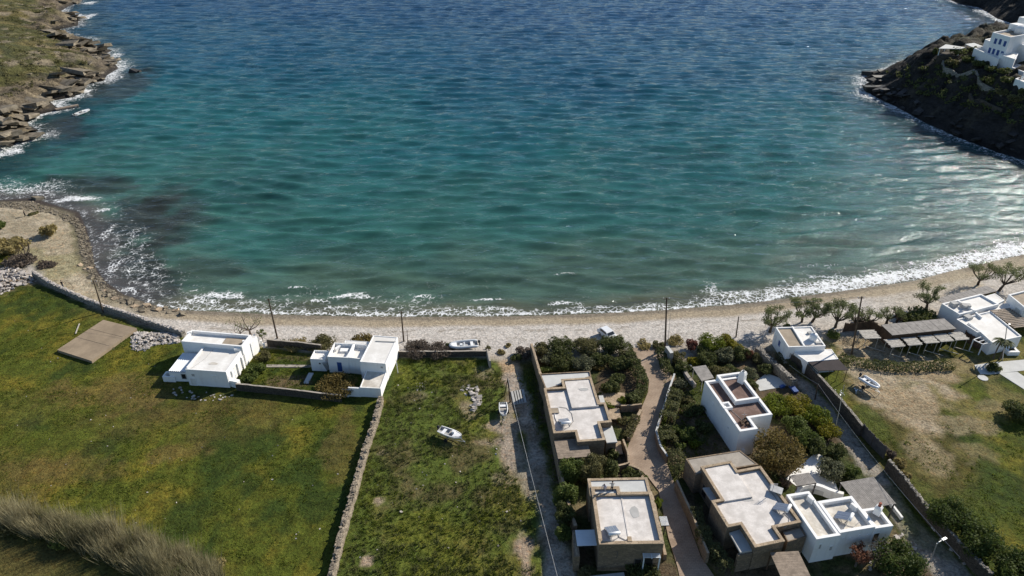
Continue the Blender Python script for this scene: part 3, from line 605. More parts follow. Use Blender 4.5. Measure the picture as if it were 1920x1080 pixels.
def solar(px, py, z, rz, label, s=.74):
    p = P(px, py, z); r = thing('solar_water_heater', label, 'solar heater', (p.x, p.y, z), 'solar water heaters on the roofs'); Q = Matrix.Rotation(rz, 3, 'Z'); L = lambda x, y, h: p+Q @ Vector((x*s, y*s, h*s))
    b = MB(); lo, hi = .35, 1.25; o = Vector((0, 0, .07))
    A, B, C_, D = L(-.95, -1.1, lo), L(.95, -1.1, lo), L(.95, .9, hi), L(-.95, .9, hi)
    b.face([A+o, B+o, C_+o, D+o]); b.face([A, D, C_, B])
    for s0, e in ((A, B), (B, C_), (C_, D), (D, A)): b.face([s0, e, e+o, s0+o])
    b.build('collector_panel', M['panel'], r)
    f = MB()
    for x in (-.9, .9):
        f.beam(L(x, -1.05, 0), L(x, -1.05, lo), .05); f.beam(L(x, .95, 0), L(x, .95, hi), .06); f.beam(L(x, -1.05, .05), L(x, .95, .05), .05); f.beam(L(x, -1.05, .1), L(x, .95, hi-.1), .04)
    f.beam(L(-.9, .95, .5), L(.9, .95, .5), .05)
    for q in (-.32, .32): f.beam(L(q, -1.08, lo+.085), L(q, .9, hi+.085), .03)
    f.build('frame', M['steel'], r)
    t_ = MB(); t_.tube([L(-1.0, 1.15, hi+.1), L(-.93, 1.15, hi+.1), L(.93, 1.15, hi+.1), L(1.0, 1.15, hi+.1)], [.12*s, .27*s, .27*s, .12*s], 14); t_.build('tank', M['tank'], r, True)
    return r
def chimney(root, px, py, z0, h, w=.75, m='white', cap=None):
    p = P(px, py, z0); b = MB(); b.tube([(p.x, p.y, z0-.1), (p.x, p.y, z0+h*.7), (p.x, p.y, z0+h*.72), (p.x, p.y, z0+h)], [w*.72, w*.6, w*.7, w*.45], 4); c = b.build('chimney', M[m], root)
    k = MB()
    if cap == 'pot': k.tube([(p.x, p.y, z0+h), (p.x, p.y, z0+h+.55)], [.2, .16], 10); k.build('chimney_pot', M['terra'], c)
    else: k.tube([(p.x, p.y, z0+h), (p.x, p.y, z0+h+.35)], [.3, .05], 4); k.build('chimney_cap', M['greyslab'], c)
def ridge(root, pts, z, w=.35, h=.4, m='white', name='parapet'):
    b = MB(); q = [P(x, y, z+h) for x, y in pts]
    for a, c in zip(q, q[1:]): b.beam(a-Vector((0, 0, h/2)), c-Vector((0, 0, h/2)), w, h)
    return b.build(name, M[m], root)
def bits(root, name, m, *boxes):
    for (px, py, z, size, rz) in boxes: p = P(px, py, z); MB().box((p.x, p.y, z+size[2]/2), size, rz).build(name, M[m], root)

# ------------------------------------------------------------------ house by the field, left
z = zc(300, 600, 7.2)
A = house('white_house', 'low white house with a ribbed lean-to roof at the edge of the left field', 'house', 395, 690)
up = block(A, z((277, 290), (1108, 352), (1225, 204), (432, 130)), 4.1, ph=.55, pw=.28)
lo = block(A, z((362, 655), (890, 712), (1118, 372), (590, 330)), 3.3, ph=.08, pw=.2)
block(A, z((1120, 300), (1222, 310), (1310, 225), (1215, 206)), 3.0, ph=.06, pw=.2)
ln = block(A, z((130, 700), (390, 722), (530, 480), (300, 452)), 1.85, ph=.02, pw=.1)
sheet(A, z((110, 684), (352, 700), (520, 458), (312, 440)), 2.05, 9, along=0, name='lean_to_roof')
block(A, z((40, 758), (200, 774), (232, 700), (75, 690)), 1.1, ph=.7, pw=.22, rn='terrace_floor', rm='greyslab')
slab(A, z((895, 235), (1185, 258), (1130, 335), (835, 325)), 3.62, .05, 'tanroof', 'roof_patch')
ridge(A, z((362, 640), (590, 365)), 3.3, .25, .16)
ridge(A, z((1005, 352), (1118, 362)), 3.3, .3, .55)
bits(A, 'roof_box', 'white', (*z((1050, 410))[0], 3.3, (1.0, .6, .5), .2), (*z((405, 205))[0], 3.55, (.7, .4, .7), .5), (*z((1135, 310))[0], 3.55, (.4, .4, .5), .5))
fS = facade(lo, 'S'); opening(A, fS, .68, 1.9, 1.1, .9, 'window', 'white', 'white'); opening(A, fS, .16, 2.2, .6, .6, 'window', 'white', 'greyslab'); opening(A, facade(ln, 'S'), .72, 1.1, .75, 1.0, 'window', 'greyslab', 'dark'); opening(A, fS, .12, .75, 1.0, 1.5, 'door', 'white', 'whiteroof')
fE = facade(lo, 'E'); opening(A, fE, .1, 1.5, .9, 1.5, 'window', 'white', 'whiteroof'); opening(A, fE, .42, 1.3, 1.0, 2.2, 'door', 'white', 'whiteroof'); opening(A, fE, .66, 1.3, .9, 2.0, 'door', 'white', 'whiteroof'); opening(A, fE, .86, 1.5, .8, 1.2, 'window', 'white', 'glass')
a0, b0, nn = fE
for i, t_ in enumerate((.22, .52, .78, .93)): p = a0.lerp(b0, t_); MB().box((p.x+nn.x*.1, p.y+nn.y*.1, 1.2), (.35, .5, 2.6), math.atan2(nn.y, nn.x)).build('buttress', M['white'], A)
block(A, z((890, 800), (1050, 850), (1060, 800), (905, 765)), 1.3, ph=.03, pw=.2, rn='wall_top', rm='white')
for i, (x, y) in enumerate(((1290, 250), (1335, 275), (1375, 300), (1410, 330))): p = P(*z((x, y+40))[0], 0); MB().box((p.x, p.y, .7-.1*i), (.35, .35, 1.5-.2*i), .3).build('gate_pillar', M['white'], A)

# ------------------------------------------------------------------ house beyond the walled garden
z = zc(560, 610, 6.75)
B = house('white_house', 'white house of stepped flat-roofed blocks with a walled garden on its left', 'house', 665, 690)
tw = block(B, z((750, 468), (1110, 475), (1250, 145), (960, 130)), 3.7, ph=.08, pw=.15)
low = block(B, z((775, 785), (1035, 800), (1118, 575), (860, 565)), 1.9, ph=.1, pw=.14, rm='dirtyroof')
c1 = block(B, z((360, 395), (625, 410), (690, 235), (455, 215)), 3.3, ph=.8, pw=.16)
c2 = block(B, z((618, 408), (760, 420), (960, 250), (680, 232)), 3.27, ph=.75, pw=.16)
block(B, z((575, 215), (960, 240), (975, 212), (595, 188)), 3.0, ph=.05, pw=.1)
sh = block(B, z((148, 422), (330, 432), (382, 322), (195, 312)), 2.5, ph=.3, pw=.14)
block(B, z((540, 812), (622, 818), (626, 806), (548, 800)), 1.45, ph=.02, pw=.08, rm='white', rn='wall_top')
block(B, z((622, 790), (775, 800), (778, 786), (628, 778)), 1.75, ph=.02, pw=.08, rm='white', rn='wall_top')
slab(B, z((55, 730), (125, 735), (185, 600), (130, 600)), .12, .14, 'paleslab', 'terrace')
bits(B, 'roof_box', 'white', (*z((510, 300))[0], 2.5, (.35, 1.5, .6), -.6), (*z((580, 325))[0], 2.5, (1.4, .9, .3), 0), (*z((318, 400))[0], 2.2, (.2, .2, .5), 0))
opening(B, facade(tw, 'S'), .84, 2.9, .5, .5, 'window', 'white', 'greyslab'); opening(B, facade(sh, 'S'), .62, 1.6, .4, .4, 'window', 'white', 'dark')
opening(B, facade(c1, 'S'), .55, 1.3, .9, 2.0, 'door', 'white', 'blue')
ridge(B, z((975, 196), (1228, 206)), 3.6, .2, .14, 'greyslab')
sg = MB(); s0, s1 = P(*z((330, 470))[0], 1.9), P(*z((384, 554))[0], .22); sg.beam(s0, s1, .9, .08); sg.build('stair_flight', M['greyslab'], B)
for i in range(7): p = P(*z((330+i*9, 470+i*14))[0], 2.0-i*.28); MB().box(p, (.9, .3, .07), .5).build('stair_step', M['greyslab'], B)
for i in range(5): a_ = P(*z((80+i*14, 520))[0], .1); c_ = P(*z((128+i*10, 432))[0], 2.3); MB().beam(a_, c_, .06).build('lattice_bar', M['darkwood'], B)
pp = P(*z((1258, 610))[0], 0); b = MB(); b.tube([(pp.x, pp.y, 0), (pp.x-.1, pp.y, 3.0)], .06, 6); b.build('drainpipe', M['white'], B)

# ------------------------------------------------------------------ stone villas along the brick drive
z = zc(940, 600, 4.153); zd = zc(1000, 820, 4.153)
Cc = house('stone_villa', 'tan stone villa with a stepped white gravel roof between the dirt lane and the drive', 'villa', 1080, 770)
block(Cc, z((340, 532), (478, 519), (471, 462), (695, 446), (764, 645), (808, 641), (860, 792), (757, 800), (818, 932), (592, 946), (577, 866), (402, 882)), 3.9, ph=.45, pw=.3, wm='stone', rm='gravelroof', cop='coping')
slab(Cc, z((500, 478), (692, 460), (755, 662), (545, 690)), 3.78, .32, 'gravelroof', 'raised_roof')
block(Cc, z((298, 418), (690, 396), (702, 440), (345, 540)), 3.4, ph=.15, pw=.2, wm='stone', rm='paleslab', rn='terrace_roof', rect=False)
slab(Cc, z((783, 838), (866, 815), (897, 948), (822, 956)), 2.8, .2, 'paleslab', 'porch_roof')
slab(Cc, z((760, 590), (792, 585), (806, 640), (770, 650)), 3.0, .2, 'paleslab', 'porch_roof')
block(Cc, z((800, 900), (880, 893), (892, 940), (818, 950)), 2.58, ph=.04, pw=.2, wm='stone', rm='greyslab', rn='porch_floor')
planks(Cc, zd((165, 20), (425, 10), (437, 135), (192, 185)), 3.0, 16, 'wood', 'terrace_roof', posts=((.03, .03), (.97, .03), (.03, .97), (.97, .97)), gap=.06)
fc = [f for f in (at(z((402, 882), (592, 866), (577, 700), (380, 700)), 3.9),)][0]
bits(Cc, 'step', 'coping', (*z((860, 620))[0], .5, (4.2, 3.2, .25), -.1), (*z((860, 735))[0], .3, (2.6, 2.6, .2), 0), (*z((905, 1000))[0], .2, (1.2, 2.6, .2), 0))
solar(1058, 795, 3.45, -2.95, 'solar heater at the lower left corner of the villa roof nearest the dirt lane')
r = thing('roof_hatch', 'flat square panel lying beside the left parapet of the stepped villa roof', 'panel', P(1038, 770, 3.45)); MB().box(P(1038, 770, 3.6), (1.5, 1.1, .08), .1).build('lid', M['tanroof'], r); MB().box(P(1038, 770, 3.5), (1.6, 1.2, .1), .1).build('frame', M['steel'], r)

z = zc(1020, 860, 4.909)
D = house('stone_villa', 'stone villa in the foreground with two people on its gravel roof', 'villa', 1175, 985)
block(D, z((455, 268), (690, 247), (698, 312), (985, 300), (1105, 768), (492, 795)), 5.0, ph=.42, pw=.36, wm='stone', rm='gravelroof', cop='coping')
block(D, z((400, 184), (945, 174), (990, 330), (430, 340)), 4.86, ph=.12, pw=.3, wm='stone', rm='paleslab', rn='terrace_roof', cop='coping')
ridge(D, z((712, 345), (778, 720)), 4.56, .18, .08, 'gravelroof')
ridge(D, z((785, 715), (792, 760)), 4.56, .5, .5, 'coping')
sheet(D, z((283, 655), (462, 655), (490, 800), (308, 802)), 2.9, 10, along=1, name='lean_to_roof')
block(D, z((262, 660), (300, 656), (330, 900), (275, 905)), 2.7, ph=.05, pw=.2, wm='stone', rm='coping', rn='wall_top', rect=False)
planks(D, z((902, 815), (1055, 815), (1075, 915), (910, 917)), 3.2, 9, 'metalsheet', 'pergola_roof', gap=.5, beams='metalsheet', posts=((.05, .05), (.95, .05)))
planks(D, z((1060, 535), (1130, 531), (1152, 614), (1078, 620)), 3.2, 9, 'metalsheet', 'pergola_roof', gap=.5, along=1, beams='darkwood', posts=((.97, .05), (.97, .95)))
fD = facade(at(z((455, 268), (985, 300), (1105, 768), (492, 795)), 5.0), 'S')
opening(D, fD, .8, 1.3, 1.2, 2.2, 'door', 'darkwood', 'dark'); opening(D, fD, .65, 1.6, .8, 1.2, 'window', 'darkwood', 'dark'); opening(D, fD, .25, 3.0, .9, 1.1, 'window', 'darkwood', 'glass')
slab(D, z((370, 1085), (735, 1045), (745, 1085), (380, 1110)), .9, .2, 'greyslab', 'terrace', rect=False)
solar(1147, 1000, 4.58, -2.95, 'solar heater on the villa roof below the two people')

z = zc(1240, 820, 4.154)
Fh = house('stone_villa', 'large stone villa with a many-cornered gravel roof touching the white house', 'villa', 1400, 940)
block(Fh, z((302, 222), (547, 190), (592, 262), (772, 218), (1085, 655), (880, 705), (967, 800), (725, 860), (622, 668), (520, 705), (392, 492), (468, 480)), 4.2, ph=.4, pw=.3, wm='stone', rm='gravelroof', cop='coping')
slab(Fh, z((345, 236), (540, 200), (716, 460), (480, 500)), 4.05, .25, 'gravelroof', 'raised_roof')
block(Fh, z((190, 166), (612, 100), (757, 212), (268, 290)), 3.6, ph=.06, pw=.2, wm='stone', rm='concrete', rn='terrace_roof', rect=False)
slab(Fh, z((530, 742), (625, 712), (706, 880), (615, 896)), 3.3, .25, 'greyslab', 'porch_roof', rect=False)
block(Fh, z((590, 905), (705, 880), (712, 900), (600, 925)), 3.05, ph=.03, pw=.15, wm='stone', rm='coping', rn='wall_top', rect=False)
slab(Fh, z((322, 392), (392, 386), (432, 488), (392, 496)), 3.2, .2, 'greyslab', 'porch_roof', rect=False)
block(Fh, z((945, 735), (1085, 695), (1130, 770), (985, 815)), 3.3, ph=.1, pw=.12, wm='stone', rm='concrete', rn='porch_roof', rect=False)
planks(Fh, z((855, 905), (1068, 880), (1160, 1090), (932, 1110)), 3.0, 26, 'wood', 'pergola_roof', gap=.06, posts=((.03, .03), (.97, .03), (.03, .97)))
fF = facade(at(z((302, 222), (772, 218), (967, 800), (725, 860)), 4.2, False), 'W')
for t_ in (.15, .4, .62): opening(Fh, fF, t_, 1.4, 1.0, 1.8, 'door', 'darkwood', 'dark')
solar(1463, 957, 3.82, -2.25, 'solar heater on the gravel roof beside the white parapet')
pp = P(1447, 925, 3.85); r = thing('roof_antenna', 'thin metal aerial and square frame on the gravel roof by the white house', 'aerial', pp)
b = MB(); b.tube([pp, pp+Vector((0, 0, 1.8))], .035, 6); b.build('mast', M['steel'], r); b = MB(); b.box(pp+Vector((.6, .2, .5)), (1.5, 1.2, .06), -.5); b.build('dish_panel', M['boatin'], r)
for i in range(4): MB().beam(pp+Vector((-.5, 0, 1.2+.18*i)), pp+Vector((.5, 0, 1.2+.18*i)), .03).build('aerial_element', M['steel'], r)

# ------------------------------------------------------------------ white houses on the right
z = zc(1220, 600, 4.5)
E = house('white_house', 'tall white house with brown flat roofs behind the shaded garden', 'house', 1380, 790)
em = block(E, z((460, 520), (775, 464), (1026, 798), (847, 822), (890, 912), (757, 947)), 4.9, ph=.45, pw=.38, rm='brownroof')
block(E, z((566, 466), (750, 434), (912, 650), (716, 694)), 5.25, zb=4.3, ph=.5, pw=.38, rm='brownroof')
block(E, z((585, 702), (660, 682), (692, 738), (617, 748)), 4.95, zb=4.3, ph=.3, pw=.28)
chimney(E, *z((766, 520))[0], 4.8, 2.0, 1.0)
fE = facade(em, 'W'); opening(E, fE, .3, 3.2, .5, .5, 'window', 'white', 'white'); opening(E, fE, .75, 3.0, .35, .35, 'window', 'white', 'greyslab'); opening(E, facade(em, 'S'), .3, 1.6, .8, 1.2, 'window', 'white', 'blue')
block(E, z((700, 1040), (760, 1085), (800, 1100), (745, 1020)), 1.4, ph=.03, pw=.2, rn='wall_top', rm='white', rect=False)
slab(E, z((352, 396), (465, 380), (535, 488), (430, 515)), 2.6, .1, 'greywood', 'porch_roof', rect=False)
for q in z((365, 405), (440, 500)): p = P(*q, 2.5); MB().tube([(p.x, p.y, 0), (p.x, p.y, 2.5)], .07, 6).build('post', M['palewood'], E)
b = MB(); arc = [P(x, y, .7) for x, y in z((345, 385), (300, 390), (285, 410), (300, 450), (335, 500), (375, 545))]
for a_, c_ in zip(arc, arc[1:]): b.beam(a_-Vector((0, 0, .3)), c_-Vector((0, 0, .3)), .55, .75)
b.build('bench', M['concrete'], E)
b = MB(); p = P(1393, 790, 4.45); b.tube([p, p+Vector((0, 0, 1.6))], .035, 6); b.beam(p+Vector((-.4, 0, 1.3)), p+Vector((.4, 0, 1.3)), .03); b.build('aerial', M['steel'], E)
for i in range(9): MB().box(p+Vector((random.uniform(-.4, .9), random.uniform(-.8, .5), .15)), (.4, .3, .3), random.random()).build('roof_clutter', M['brownwood'], E)

z = zc(1440, 840, 4.5)
Gh = house('white_house', 'white house of three parapeted roof bays with a red chimney pot', 'house', 1600, 990)
gl = block(Gh, z((155, 395), (350, 360), (605, 730), (415, 776)), 4.4, ph=.5, pw=.36, rm='dirtyroof')
gc = block(Gh, z((428, 450), (706, 400), (902, 655), (600, 728)), 4.45, ph=.55, pw=.4, rm='dirtyroof')
gr = block(Gh, z((800, 520), (925, 492), (1062, 652), (895, 684)), 4.3, ph=.5, pw=.36, rm='dirtyroof')
chimney(Gh, *z((920, 545))[0], 4.2, 1.2, .85, cap='pot')
solar(*z((625, 600))[0], 3.92, -2.25, 'solar heater in the middle bay of the white three-bay roof')
bits(Gh, 'vent_box', 'white', (*z((352, 455))[0], 3.9, (.35, .9, .8), .5), (*z((718, 520))[0], 3.9, (.35, .9, .8), .5))
fg = facade(gc, 'S'); fl = facade(gl, 'S'); opening(Gh, facade(gr, 'S'), .2, 2.6, .8, 1.6, 'window', 'white', 'glass'); opening(Gh, fl, .25, 2.9, .35, .9, 'window', 'white', 'greyslab'); opening(Gh, fl, .75, 2.2, .45, .8, 'window', 'white', 'greyslab')
for i, t_ in enumerate((.15, .35, .6, .85)): opening(Gh, fg, t_, 3.3-.2*(i % 2), .22, .16, 'vent', 'white', 'dark')
r = thing('slatted_pergola', 'wide grey slatted pergola beside the white three-bay house', 'pergola', P(1655, 920, 0)); planks(r, z((582, 300), (895, 240), (1086, 490), (800, 500)), 2.8, 22, 'greywood', 'slat_roof', gap=.14, along=1, beams='darkwood', posts=((.03, .03), (.97, .03), (.03, .97), (.97, .97)))
r = thing('slatted_pergola', 'small grey slatted shade behind the curved white bench', 'pergola', P(1505, 900, 0)); planks(r, z((190, 235), (350, 208), (402, 290), (240, 330)), 2.5, 12, 'greywood', 'slat_roof', gap=.14, along=1, beams='darkwood', posts=((.03, .03), (.97, .03), (.03, .97), (.97, .97)))
r = thing('curved_bench', 'curved white masonry bench wall behind the white three-bay house', 'bench', P(1530, 920, 0))
def arcwall(root, pts, zt, w, m, name):
    b = MB(); q = [P(x, y, zt) for x, y in pts]; L, Rr = [], []
    for i, p in enumerate(q):
        d = (q[min(i+1, len(q)-1)]-q[max(i-1, 0)]).normalized(); nn = Vector((-d.y, d.x, 0)); L.append(p+nn*w/2); Rr.append(p-nn*w/2)
    dn = Vector((0, 0, -zt-.2))
    for i in range(len(q)-1):
        b.face([Rr[i], Rr[i+1], L[i+1], L[i]]); b.face([Rr[i]+dn, Rr[i+1]+dn, Rr[i+1], Rr[i]]); b.face([L[i+1]+dn, L[i]+dn, L[i], L[i+1]])
    for i in (0, -1): b.face([Rr[i], L[i], L[i]+dn, Rr[i]+dn])
    b.build(name, M[m], root)
arcwall(r, z((245, 378), (262, 340), (300, 312), (350, 300), (400, 303), (460, 320), (520, 346), (575, 365), (640, 382)), 1.5, .5, 'white', 'back_wall')
arcwall(r, z((285, 372), (310, 350), (350, 338), (400, 340), (450, 352), (510, 372)), .8, .55, 'paleslab', 'seat')
z2 = zc(1380, 680, 4.5)
for nm, pts, lb, mm_ in (('white_patio', z2((165, 165), (255, 90), (480, 170), (400, 205), (200, 240)), 'pale paved patio below the hedge behind the brown-roofed house', 'paleslab'), ('white_patio', z2((590, 830), (700, 735), (820, 960), (860, 1080), (560, 1080), (420, 980)), 'white paved terrace between the round shrub and the curved bench', 'white')):
    b = MB(); b.prism(W(pts), -.2, .06); tag(b.build('patio', M[mm_]), kind='structure')
r = thing('pool_cover', 'blue tarpaulin bundle at the corner of the pale patio', 'tarpaulin', P(1488, 730, 0)); b = MB(); b.beam(P(*z2((465, 195))[0], .35), P(*z2((510, 250))[0], .3), .8, .35); b.build('roll', M['blue'], r); b = MB(); b.box(P(*z2((390, 200))[0], .3), (.8, .5, .35), .4); b.build('fold', M['blue'], r)

# beach house
z = zc(1400, 480, 4.5)
H = house('white_beach_house', 'white beach house with a half tan half white roof and a dark canopy in front', 'house', 1510, 650)
hb = block(H, z((242, 600), (550, 594), (666, 758), (354, 768)), 3.6, ph=.22, pw=.2, rm='tanroof')
slab(H, z((392, 606), (540, 602), (645, 745), (494, 752)), 3.44, .05, 'whiteroof', 'roof_patch')
ridge(H, z((385, 592), (488, 758)), 3.38, .25, .26)
ha = block(H, z((400, 812), (512, 892), (774, 868), (716, 786), (420, 790)), 2.6, ph=.05, pw=.15, rect=False)
fW = facade(hb, 'W'); opening(H, fW, .45, 2.0, .9, 1.2, 'window', 'white', 'blue'); opening(H, fW, .12, 1.9, .6, 1.4, 'window', 'white', 'whiteroof'); opening(H, facade(hb, 'S'), .1, 1.9, .35, .9, 'window', 'white', 'greyslab')
p = P(1524, 637, 3.4); b = MB(); b.tube([p, p+Vector((0, 0, .15)), p+Vector((0, 0, 1.1)), p+Vector((0, 0, 1.25)), p+Vector((0, 0, 1.4))], [.6, .65, .65, .4, .2], 14); r = thing('water_tank', 'white round water tank standing on the beach house roof', 'water tank', p); b.build('tank', M['tank'], r, True); MB().tube([p+Vector((0, 0, 1.38)), p+Vector((0, 0, 1.5))], .2, 10).build('lid', M['greyslab'], r)
bits(H, 'roof_box', 'greyslab', (*z((530, 655))[0], 3.42, (.8, .5, .35), .4), (*z((605, 735))[0], 3.42, (1.1, .5, .2), .1))
r = thing('canopy', 'dark brown flat canopy on posts in front of the beach house', 'canopy', P(1545, 700, 0)); q = at(z((516, 892), (772, 868), (862, 962), (606, 968)), 2.5, False); b = MB(); b.prism(q, 2.42, 2.5, bottom=True); b.build('roof', M['canopy'], r)
for x, y in inset(q, .15): MB().tube([(x, y, 0), (x, y, 2.42)], .06, 6).build('post', M['brownwood'], r)
for t_ in (.4, .7): c_ = Vector(q[0]).lerp(Vector(q[1]), t_); MB().tube([(c_.x, c_.y+.3, 0), (c_.x, c_.y+.3, 2.42)], .05, 6).build('post', M['brownwood'], r)

# ------------------------------------------------------------------ taverna on the beach, right
z = zc(1640, 480, 3.857)
J = house('white_taverna', 'rambling white beach taverna with stepped flat roofs and rooftop clutter', 'taverna', 1850, 600)
block(J, z((490, 345), (770, 270), (897, 350), (612, 422)), 3.2, ph=.3, pw=.28, rm='whiteroof')
ridge(J, z((603, 320), (722, 392)), 2.95, .3, .35)
block(J, z((592, 456), (840, 396), (1064, 580), (850, 625), (765, 548), (742, 552)), 2.7, ph=.22, pw=.2, rm='whiteroof', rect=False)
ridge(J, z((680, 480), (760, 540)), 2.5, .25, .3); ridge(J, z((725, 400), (775, 440)), 2.5, .3, .4)
block(J, z((880, 345), (960, 342), (1010, 380), (800, 420)), 2.55, ph=.04, pw=.2, rect=False)
block(J, z((800, 290), (870, 270), (940, 320), (890, 345)), 2.9, ph=.04, pw=.2, rect=False)
planks(J, z((448, 312), (805, 212), (890, 256), (498, 350)), 2.9, 9, 'greywood', 'pergola_roof', gap=.05, along=1, posts=((.02, .02), (.02, .98), (.5, .02), (.98, .02)))
planks(J, z((845, 402), (972, 365), (1150, 505), (1012, 522)), 2.75, 12, 'wood', 'pergola_roof', gap=.3, along=0)
bits(J, 'rooftop_unit', 'greyslab', (*z((568, 362))[0], 2.9, (1.2, 1.0, .8), .3), (*z((655, 372))[0], 2.9, (1.5, .9, .7), -.2), (*z((672, 450))[0], 2.48, (1.3, 1.1, .5), .4), (*z((655, 365))[0], 3.6, (.9, .6, .3), .6))
b = MB(); fr = [P(x, y, 2.3) for x, y in z((715, 606), (802, 573), (852, 622), (782, 638))]
for i in range(4): b.beam(fr[i], fr[(i+1) % 4], .13)
b.beam(fr[0].lerp(fr[3], .5), fr[1].lerp(fr[2], .5), .1); b.build('pergola_frame', M['white'], J)
for p in fr: MB().box((p.x, p.y, 1.1), (.14, .14, 2.26)).build('post', M['white'], J)
J4 = house('white_house', 'white house corner with a pale window cut off by the right edge beside the taverna', 'house', 1915, 570)
j4 = block(J4, z((968, 278), (1140, 236), (1260, 350), (1084, 372)), 4.2, ph=.3, pw=.25, rm='tanroof', rect=False); opening(J4, facade(j4, 'W'), .75, 2.6, 1.4, 1.2, 'window', 'white', 'paleslab'); opening(J4, facade(j4, 'W'), .25, 2.2, .6, .9, 'window', 'white', 'blue')
K = house('timber_shed', 'long brown timber shed with a pale plank roof behind the thatched shades', 'shed', 1725, 640)
planks(K, z((62, 500), (500, 450), (592, 528), (112, 575)), 3.0, 8, 'greywood', 'roof', gap=.03, along=1, beams='brownwood')
kw = block(K, z((75, 505), (495, 458), (580, 528), (118, 572)), 2.85, ph=.02, pw=.1, wm='brownwood', rm='brownwood', rn='ceiling')
for t_ in (.2, .5, .8): opening(K, facade(kw, 'S'), t_, 1.5, 1.6, 1.2, 'window', 'brownwood', 'dark')
def shade(px, py, rz, label, s=2.3, h=2.3):
    p = P(px, py, h); r = thing('thatched_shade', label, 'beach shade', (p.x, p.y, 0), 'square thatched shades by the shed'); Q = Matrix.Rotation(rz, 3, 'Z'); L = lambda x, y, zz: Vector((p.x, p.y, zz))+Q @ Vector((x, y, 0)); b = MB()
    n = 16
    for i in range(n):
        y0 = -s/2+i*s/n; b.beam(L(-s/2-random.uniform(0, .3), y0+s/n/2, h+random.uniform(0, .05)), L(s/2+random.uniform(0, .3), y0+s/n/2, h+random.uniform(0, .05)), s/n*.96, .09)
    b.build('thatch', M['thatch'], r)
    for x in (-.42, .42):
        for y in (-.42, .42): bb = MB(); bb.tube([L(x*s, y*s, 0), L(x*s, y*s, h-.05)], .055, 6); bb.build('post', M['palewood'], r)
    b = MB(); b.beam(L(-.42*s, -.42*s, .75), L(.9*s, -.9*s, .1), .09); b.build('brace', M['palewood'], r)
for (x, y), lb in zip(z((147, 630), (272, 617), (392, 603), (500, 591), (607, 580)), ('thatched shade nearest the left end of the timber shed', 'second thatched shade along the shed front, left of centre', 'middle thatched shade of the row of five', 'second thatched shade from the taverna wall', 'thatched shade next to the taverna wall, last of the row')):
    shade(x, y, .12, lb)
shade(1630, 627, .05, 'thatched shade standing apart from the row, near the tall pole', 2.6)
def fence(pts, h, label, m='brownwood', name='reed_fence', slat=.28, th=.06):
    q = [P(x, y, 0) for x, y in pts]; r = thing(name, label, 'fence', q[0]); b = MB(); pm = MB()
    for a_, c_ in zip(q, q[1:]):
        L = (c_-a_).length; n = max(1, int(L/slat)); dd_ = (c_-a_).normalized(); rz = math.atan2(dd_.y, dd_.x)
        for i in range(n): p = a_.lerp(c_, (i+.5)/n); hh_ = h*random.uniform(.94, 1.04); b.box((p.x, p.y, hh_/2-.05), (L/n*.97, th, hh_), rz)
        for i in range(int(L/2.4)+1): p = a_.lerp(c_, min(1, i*2.4/L)); bb = MB(); bb.box((p.x, p.y+.08, h/2), (.1, .1, h+.2), rz); bb.build('post', M['polewood'], r)
    b.build('panel', M[m], r)
fence(zc(1560, 560, 6.75)((140, 420), (370, 400), (470, 390), (665, 500)), 1.9, 'dark reed fence screening the terrace left of the timber shed')
fence(z((640, 605), (720, 660), (835, 700)), 1.9, 'brown board fence at the corner of the taverna terrace')
fence(zc(1600, 700, 2.84)((40, 330), (95, 390), (160, 455)), 2.2, 'grey weathered board fence on top of the right lane wall', 'darkwood', 'board_fence')
for pts, lb in ((z((720, 790), (840, 772), (1200, 740), (1200, 815), (830, 858), (765, 855)), 'a'), (z((900, 850), (1030, 838), (1150, 920), (1150, 1000), (1080, 965)), 'b')):
    b = MB(); b.prism(W(pts), -.2, .05); tag(b.build('concrete_path', M['paleslab']), kind='structure')
r = thing('stone_planter', 'white square wellhead with a dark opening by the taverna lawn', 'well', P(1897, 655, 0)); p = P(1897, 655, .8); b = MB(); q4 = [(p.x-1, p.y-.8), (p.x+1, p.y-.8), (p.x+1, p.y+.8), (p.x-1, p.y+.8)]; b.prism(q4, 0, .8, top=False); qq = inset(q4, .45)
for i in range(4): b.face([(*q4[i], .8), (*q4[(i+1) % 4], .8), (*qq[(i+1) % 4], .8), (*qq[i], .8)])
b.build('rim', M['white'], r); b = MB(); b.face([(*x, .5) for x in qq]); b.build('opening', M['dark'], r)
MBx = MB(); p = P(1843, 708, .08); MBx.tube([p-Vector((0, 0, .15)), p], .8, 12); tag(MBx.build('manhole_slab', M['paleslab'], org=p), 'pale round slab set in the grass below the concrete path', 'slab')

# ------------------------------------------------------------------ hotel on the headland
z = zc(1760, 20, 6)
gb = G(1853, 98); L_ = thing('white_hotel', 'white hillside hotel with blue shutters above the dark headland', 'hotel', gb)
def up_at(px, py, dist_y):  # height of a photo point standing at world y
    d = ray(px, py); return CAMZ+d.z*dist_y/d.y
def hblock(root, pts, zt, zb, **k): return block(root, pts, zt, zb, **k)
hg = gb.z; HT = hg+8.2
h1 = hblock(L_, z((610, 242), (812, 298), (1010, 262), (830, 200)), HT, hg-6, ph=.7, pw=.4, rm='tanroof', rect=False)
h0 = hblock(L_, z((522, 322), (700, 385), (760, 360), (600, 305)), hg+4.6, hg-6, ph=.3, pw=.4, rect=False)
h2 = hblock(L_, z((905, 370), (1060, 420), (1130, 350), (960, 330)), HT-3.0, hg-8, ph=.3, pw=.4, rect=False)
h3 = hblock(L_, z((400, 420), (680, 545), (720, 500), (520, 410)), hg+2.0, hg-6, ph=.7, pw=.4, rect=False, rn='terrace_floor')
